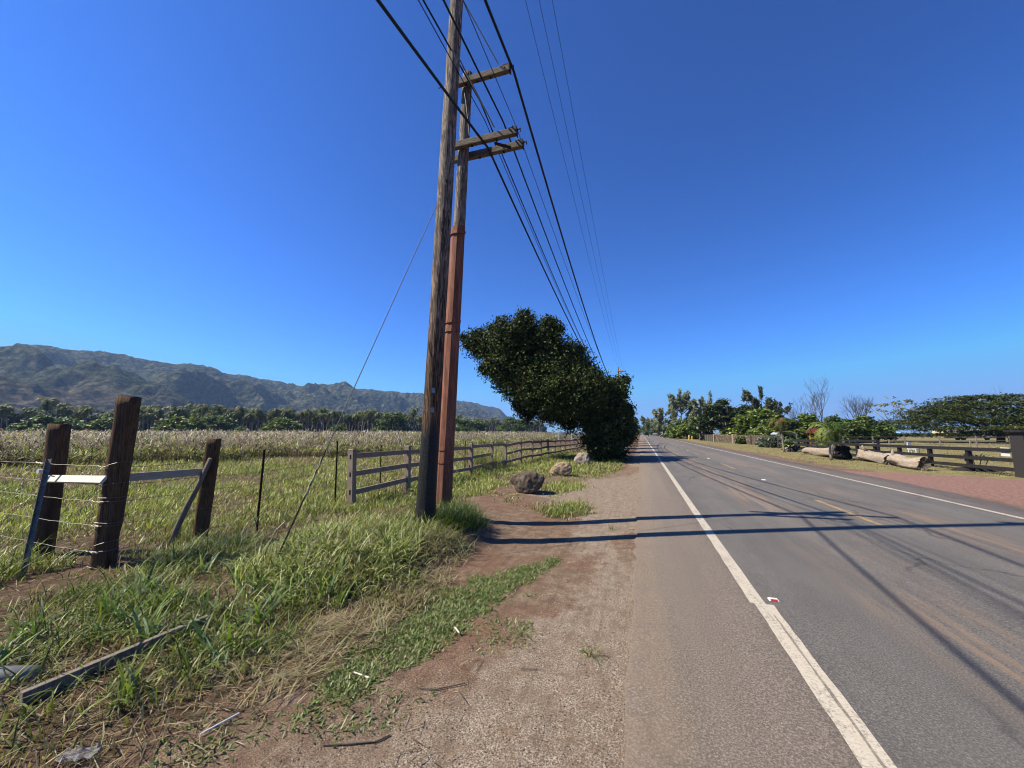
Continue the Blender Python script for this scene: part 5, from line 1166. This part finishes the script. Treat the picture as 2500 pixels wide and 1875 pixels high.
# paddock things
sh = thing('play_hut', 'small hut with a dark red roof on yellow posts behind the palm', 'hut', (21.7, 61, 0), R(18))
for x, y in ((-.9, -.6), (.9, -.6), (-.9, .6), (.9, .6)): m = MB(); m.bar((x, y, 0), (x, y, 1.9), .12, .12, (0, 1, 0)); m.build('post', M['yellow'], sh)
m = MB(); m.box((0, 0, 1.0), (1.9, 1.3, .08)); m.build('platform', M['orange'], sh)
for y in (-.62, .62): m = MB(); m.box((0, y, 1.25), (1.8, .05, .3)); m.build('railing', M['yellow'], sh)
m = MB(); m.add([(-1.3, -.95, 1.75), (1.3, -.95, 1.75), (1.3, .95, 1.75), (-1.3, .95, 1.75), (-1.2, 0, 2.3), (1.2, 0, 2.3), (-1.3, -.95, 1.65), (1.3, -.95, 1.65), (1.3, .95, 1.65), (-1.3, .95, 1.65)], [(0, 1, 5, 4), (2, 3, 4, 5), (1, 2, 5), (3, 0, 4), (6, 7, 1, 0), (7, 8, 2, 1), (8, 9, 3, 2), (9, 6, 0, 3), (9, 8, 7, 6)]); m.build('roof', M['redroof'], sh)
tr_ = thing('trailer', 'long cream trailer parked under the huge umbrella tree', 'trailer', (69.2, 117.0, 0), R(18)); tr_.scale = (1.25, 1, 1)
m = MB(); m.box((0, 0, 1.45), (10.5, 2.4, 1.75)); m.build('body', M['cream'], tr_, bevel=.05)
for k in range(20): m = MB(); m.box((-5 + .52 * k, -1.215, 1.45), (.05, .03, 1.6)); m.build('rib', M['cream'], tr_)
m = MB(); m.box((0, 0, .5), (9.5, 1.6, .14)); m.build('chassis', M['steel'], tr_)
for x in (-2.6, -1.6, 2.6): m = MB(); m.tube([(x, -1.1, .4), (x, -.85, .4)], .4, 16); m.build('wheel', M['black'], tr_)
tn = thing('canopy_tent', 'light blue canopy tent seen far under the trees', 'tent', (62.5, 134, 0))
for x, y in ((-3.2, -2), (3.2, -2), (-3.2, 2), (3.2, 2)): m = MB(); m.tube([(x, y, 0), (x, y, 1.4)], .04, 6); m.build('leg', M['white'], tn)
m = MB(); m.add([(-3.6, -2.3, 1.3), (3.6, -2.3, 1.3), (3.6, 2.3, 1.3), (-3.6, 2.3, 1.3), (0, 0, 2.5), (-3.6, -2.3, 1.15), (3.6, -2.3, 1.15), (3.6, 2.3, 1.15), (-3.6, 2.3, 1.15)], [(0, 1, 4), (1, 2, 4), (2, 3, 4), (3, 0, 4), (5, 6, 1, 0), (6, 7, 2, 1), (7, 8, 3, 2), (8, 5, 0, 3)]); m.build('roof', M['blue'], tn)
gr = thing('carport', 'grey curved tarp roof peeping over the stone wall', 'shelter', (19.2, 66.5, 0))
m = MB()
for k in range(11):
    a = math.pi * (.12 + .76 * k / 10); m.v += [(1.35 * math.cos(a), -1.5, 1.15 + .75 * math.sin(a)), (1.35 * math.cos(a), 1.5, 1.15 + .75 * math.sin(a)), (1.31 * math.cos(a), 1.5, 1.11 + .75 * math.sin(a)), (1.31 * math.cos(a), -1.5, 1.11 + .75 * math.sin(a))]
    if k:
        b = 4 * k
        for q in range(4): m.f.append((b - 4 + q, b - 4 + (q + 1) % 4, b + (q + 1) % 4, b + q))
m.build('roof', M['greycloth'], gr)
for x, y in ((-1.15, -1.4), (1.15, -1.4), (-1.15, 1.4), (1.15, 1.4)): m = MB(); m.tube([(x, y, 0), (x, y, 1.45)], .04, 6); m.build('leg', M['galv'], gr)
ch = thing('garden_chair', 'white plastic chair standing in the paddock behind the black fence', 'chair', (19.6, 38.6, 0), R(40))
for x, y in ((-.22, -.22), (.22, -.22), (-.22, .22), (.22, .22)): m = MB(); m.bar((x, y, 0), (x, y, .45), .05, .05, (0, 1, 0)); m.build('leg', M['white'], ch)
m = MB(); m.box((0, 0, .46), (.52, .5, .05)); m.build('seat', M['white'], ch); m = MB(); m.box((0, .24, .72), (.5, .05, .5)); m.build('backrest', M['white'], ch)
pt = thing('potted_plant', 'dark broad leaved plant on a black mound behind the black fence', 'plant', (14.35, 23.9, 0))
m = MB()
for k in range(9):
    a0 = 6.283 * k / 9
    for j, (rr, zz) in enumerate(((1.0, 0), (.8, .1), (.4, .17))): m.v.append((rr * .95 * math.cos(a0), rr * .42 * math.sin(a0), zz))
m.v.append((0, 0, .2))
for k in range(9):
    b = 3 * k; c2 = 3 * ((k + 1) % 9); m.f += [(b, c2, c2 + 1, b + 1), (b + 1, c2 + 1, c2 + 2, b + 2), (b + 2, c2 + 2, 27)]
m.build('mound', M['char'], pt, True)
for k in range(4): m = MB(); x = -.25 + .16 * k; m.tube([(x, 0, .1), (x - .12 + .1 * k, 0, .5)], [.02, .012], 6); m.build('stem', M['bark'], pt)
N = 60; az_ = rng.uniform(0, 6.28, N); pz = np.stack([rng.choice([-.35, -.2, .12, .3], N) + rng.normal(size=N) * .04, rng.normal(size=N) * .05, rng.uniform(.42, .62, N)], 1)
V, Q, T, C = blades(pz, rng.uniform(.18, .32, N), rng.uniform(.07, .10, N), az_, rng.uniform(.5, 1.3, N), rng.uniform(.2, .8, N), 4, pal(N, [(.02, .035, .015), (.035, .055, .02)], .2)); npmesh('leaves', V, Q, T, C, M['darkleaf'], pt)

# ------------------------------------------------------------------ odds and ends in the near grass
m = MB(); m.bar((-3.62, 1.60, .075), (-3.58, 2.68, .085), .045, .14); tag(m.build('plank', M['grey_wood'], None, bevel=.004), 'grey plank on edge half hidden in the grass, lower left', 'plank')
m = MB(); m.bar((-3.86, 1.95, .05), (-3.80, 2.95, .07), .10, .035); tag(m.build('plank', M['grey_wood'], None, bevel=.004), 'flat weathered board just behind the grey plank in the grass', 'plank')
m = MB(); m.tube([(-4.9, 1.36, .08), (-4.2, 1.66, .09), (-3.9, 1.79, .09)], [.065, .065, .06], 16); tag(m.build('pipe', plainmat('grey_plastic', (.25, .25, .26), .5), None, True), 'smooth grey pipe at the left edge beside the planks', 'pipe')
m = MB(); m.tube([(-2.43, 1.83, .012), (-2.38, 2.02, .014)], .0055, 8); tag(m.build('straw_tube', M['white'], None), 'thin white tube on the bare dirt near the bottom edge', 'litter')
m = MB(); r = random.Random(9); n = 9
for i_ in range(n):
    for j in range(n): m.v.append((i_ * .035 - .14, j * .02 - .08, .012 + .035 * r.random() * math.sin(i_ * 1.9 + j)**2))
for i_ in range(n - 1):
    for j in range(n - 1): q = i_ * n + j; m.f.append((q, q + n, q + n + 1, q + 1))
t = NT('clear_plastic'); t.base((.8, .8, .8), .12); t.p.inputs['Transmission Weight'].default_value = .75; t.p.inputs['IOR'].default_value = 1.15
o = m.build('plastic_wrap', t.m, None, False); o.location = (-2.84, 1.5, float(gz(-2.84, 1.5)) + .015); o.rotation_euler.z = .5; o.scale = (.6, .6, .8); tag(o, 'crumpled clear plastic wrapper on the straw at the bottom left', 'litter')
def twig(pts, r, mat, label, name='twig'):
    m = MB(); m.tube([(x, y, float(gz(x, y)) + z) for x, y, z in pts], r, 6, rough=.1); return tag(m.build(name, mat), label, 'twig')
twig([(-1.75, 2.02, .008), (-1.62, 2.06, .01), (-1.48, 2.13, .008), (-1.44, 2.2, .008)], .005, M['bark'], 'dark curved twig on the gravel near a small weed tuft')
twig([(-2.05, 2.62, .008), (-1.88, 2.60, .01)], .006, M['board'], 'pale short stick on the dirt below the creeping weeds')
twig([(-1.50, 2.62, .01), (-1.38, 2.64, .01), (-1.22, 2.75, .012)], .004, M['bark'], 'thin brown twig lying where dirt meets gravel')
twig([(-1.62, 3.42, .03), (-1.54, 3.34, .03)], .006, M['board'], 'pale stick resting on the creeping weeds')
twig([(-.9, 3.02, .01), (-.78, 3.05, .01)], .003, M['bark'], 'tiny dark twig on the open gravel')
rp_ = thing('scrap_frame', 'rusty bent metal frame lying behind the poles', 'scrap', (-4.75, 7.55, .02), .5)
for a, b in (((-.25, -.12, .02), (.25, -.12, .1)), ((.25, -.12, .1), (.25, .12, .16)), ((.25, .12, .16), (-.25, .12, .08)), ((-.25, .12, .08), (-.25, -.12, .02))): m = MB(); m.bar(a, b, .025, .06); m.build('bar', M['guard'], rp_)

for k, z in enumerate((2.1, 2.45)):
    m = MB(); a_ = R(300); m.box((.0415 * z + .178 * math.cos(a_), .178 * math.sin(a_), z), (.06, .012, .09), Matrix.Rotation(R(30), 3, 'Z')); m.build('number_tag', M['galv'], po)
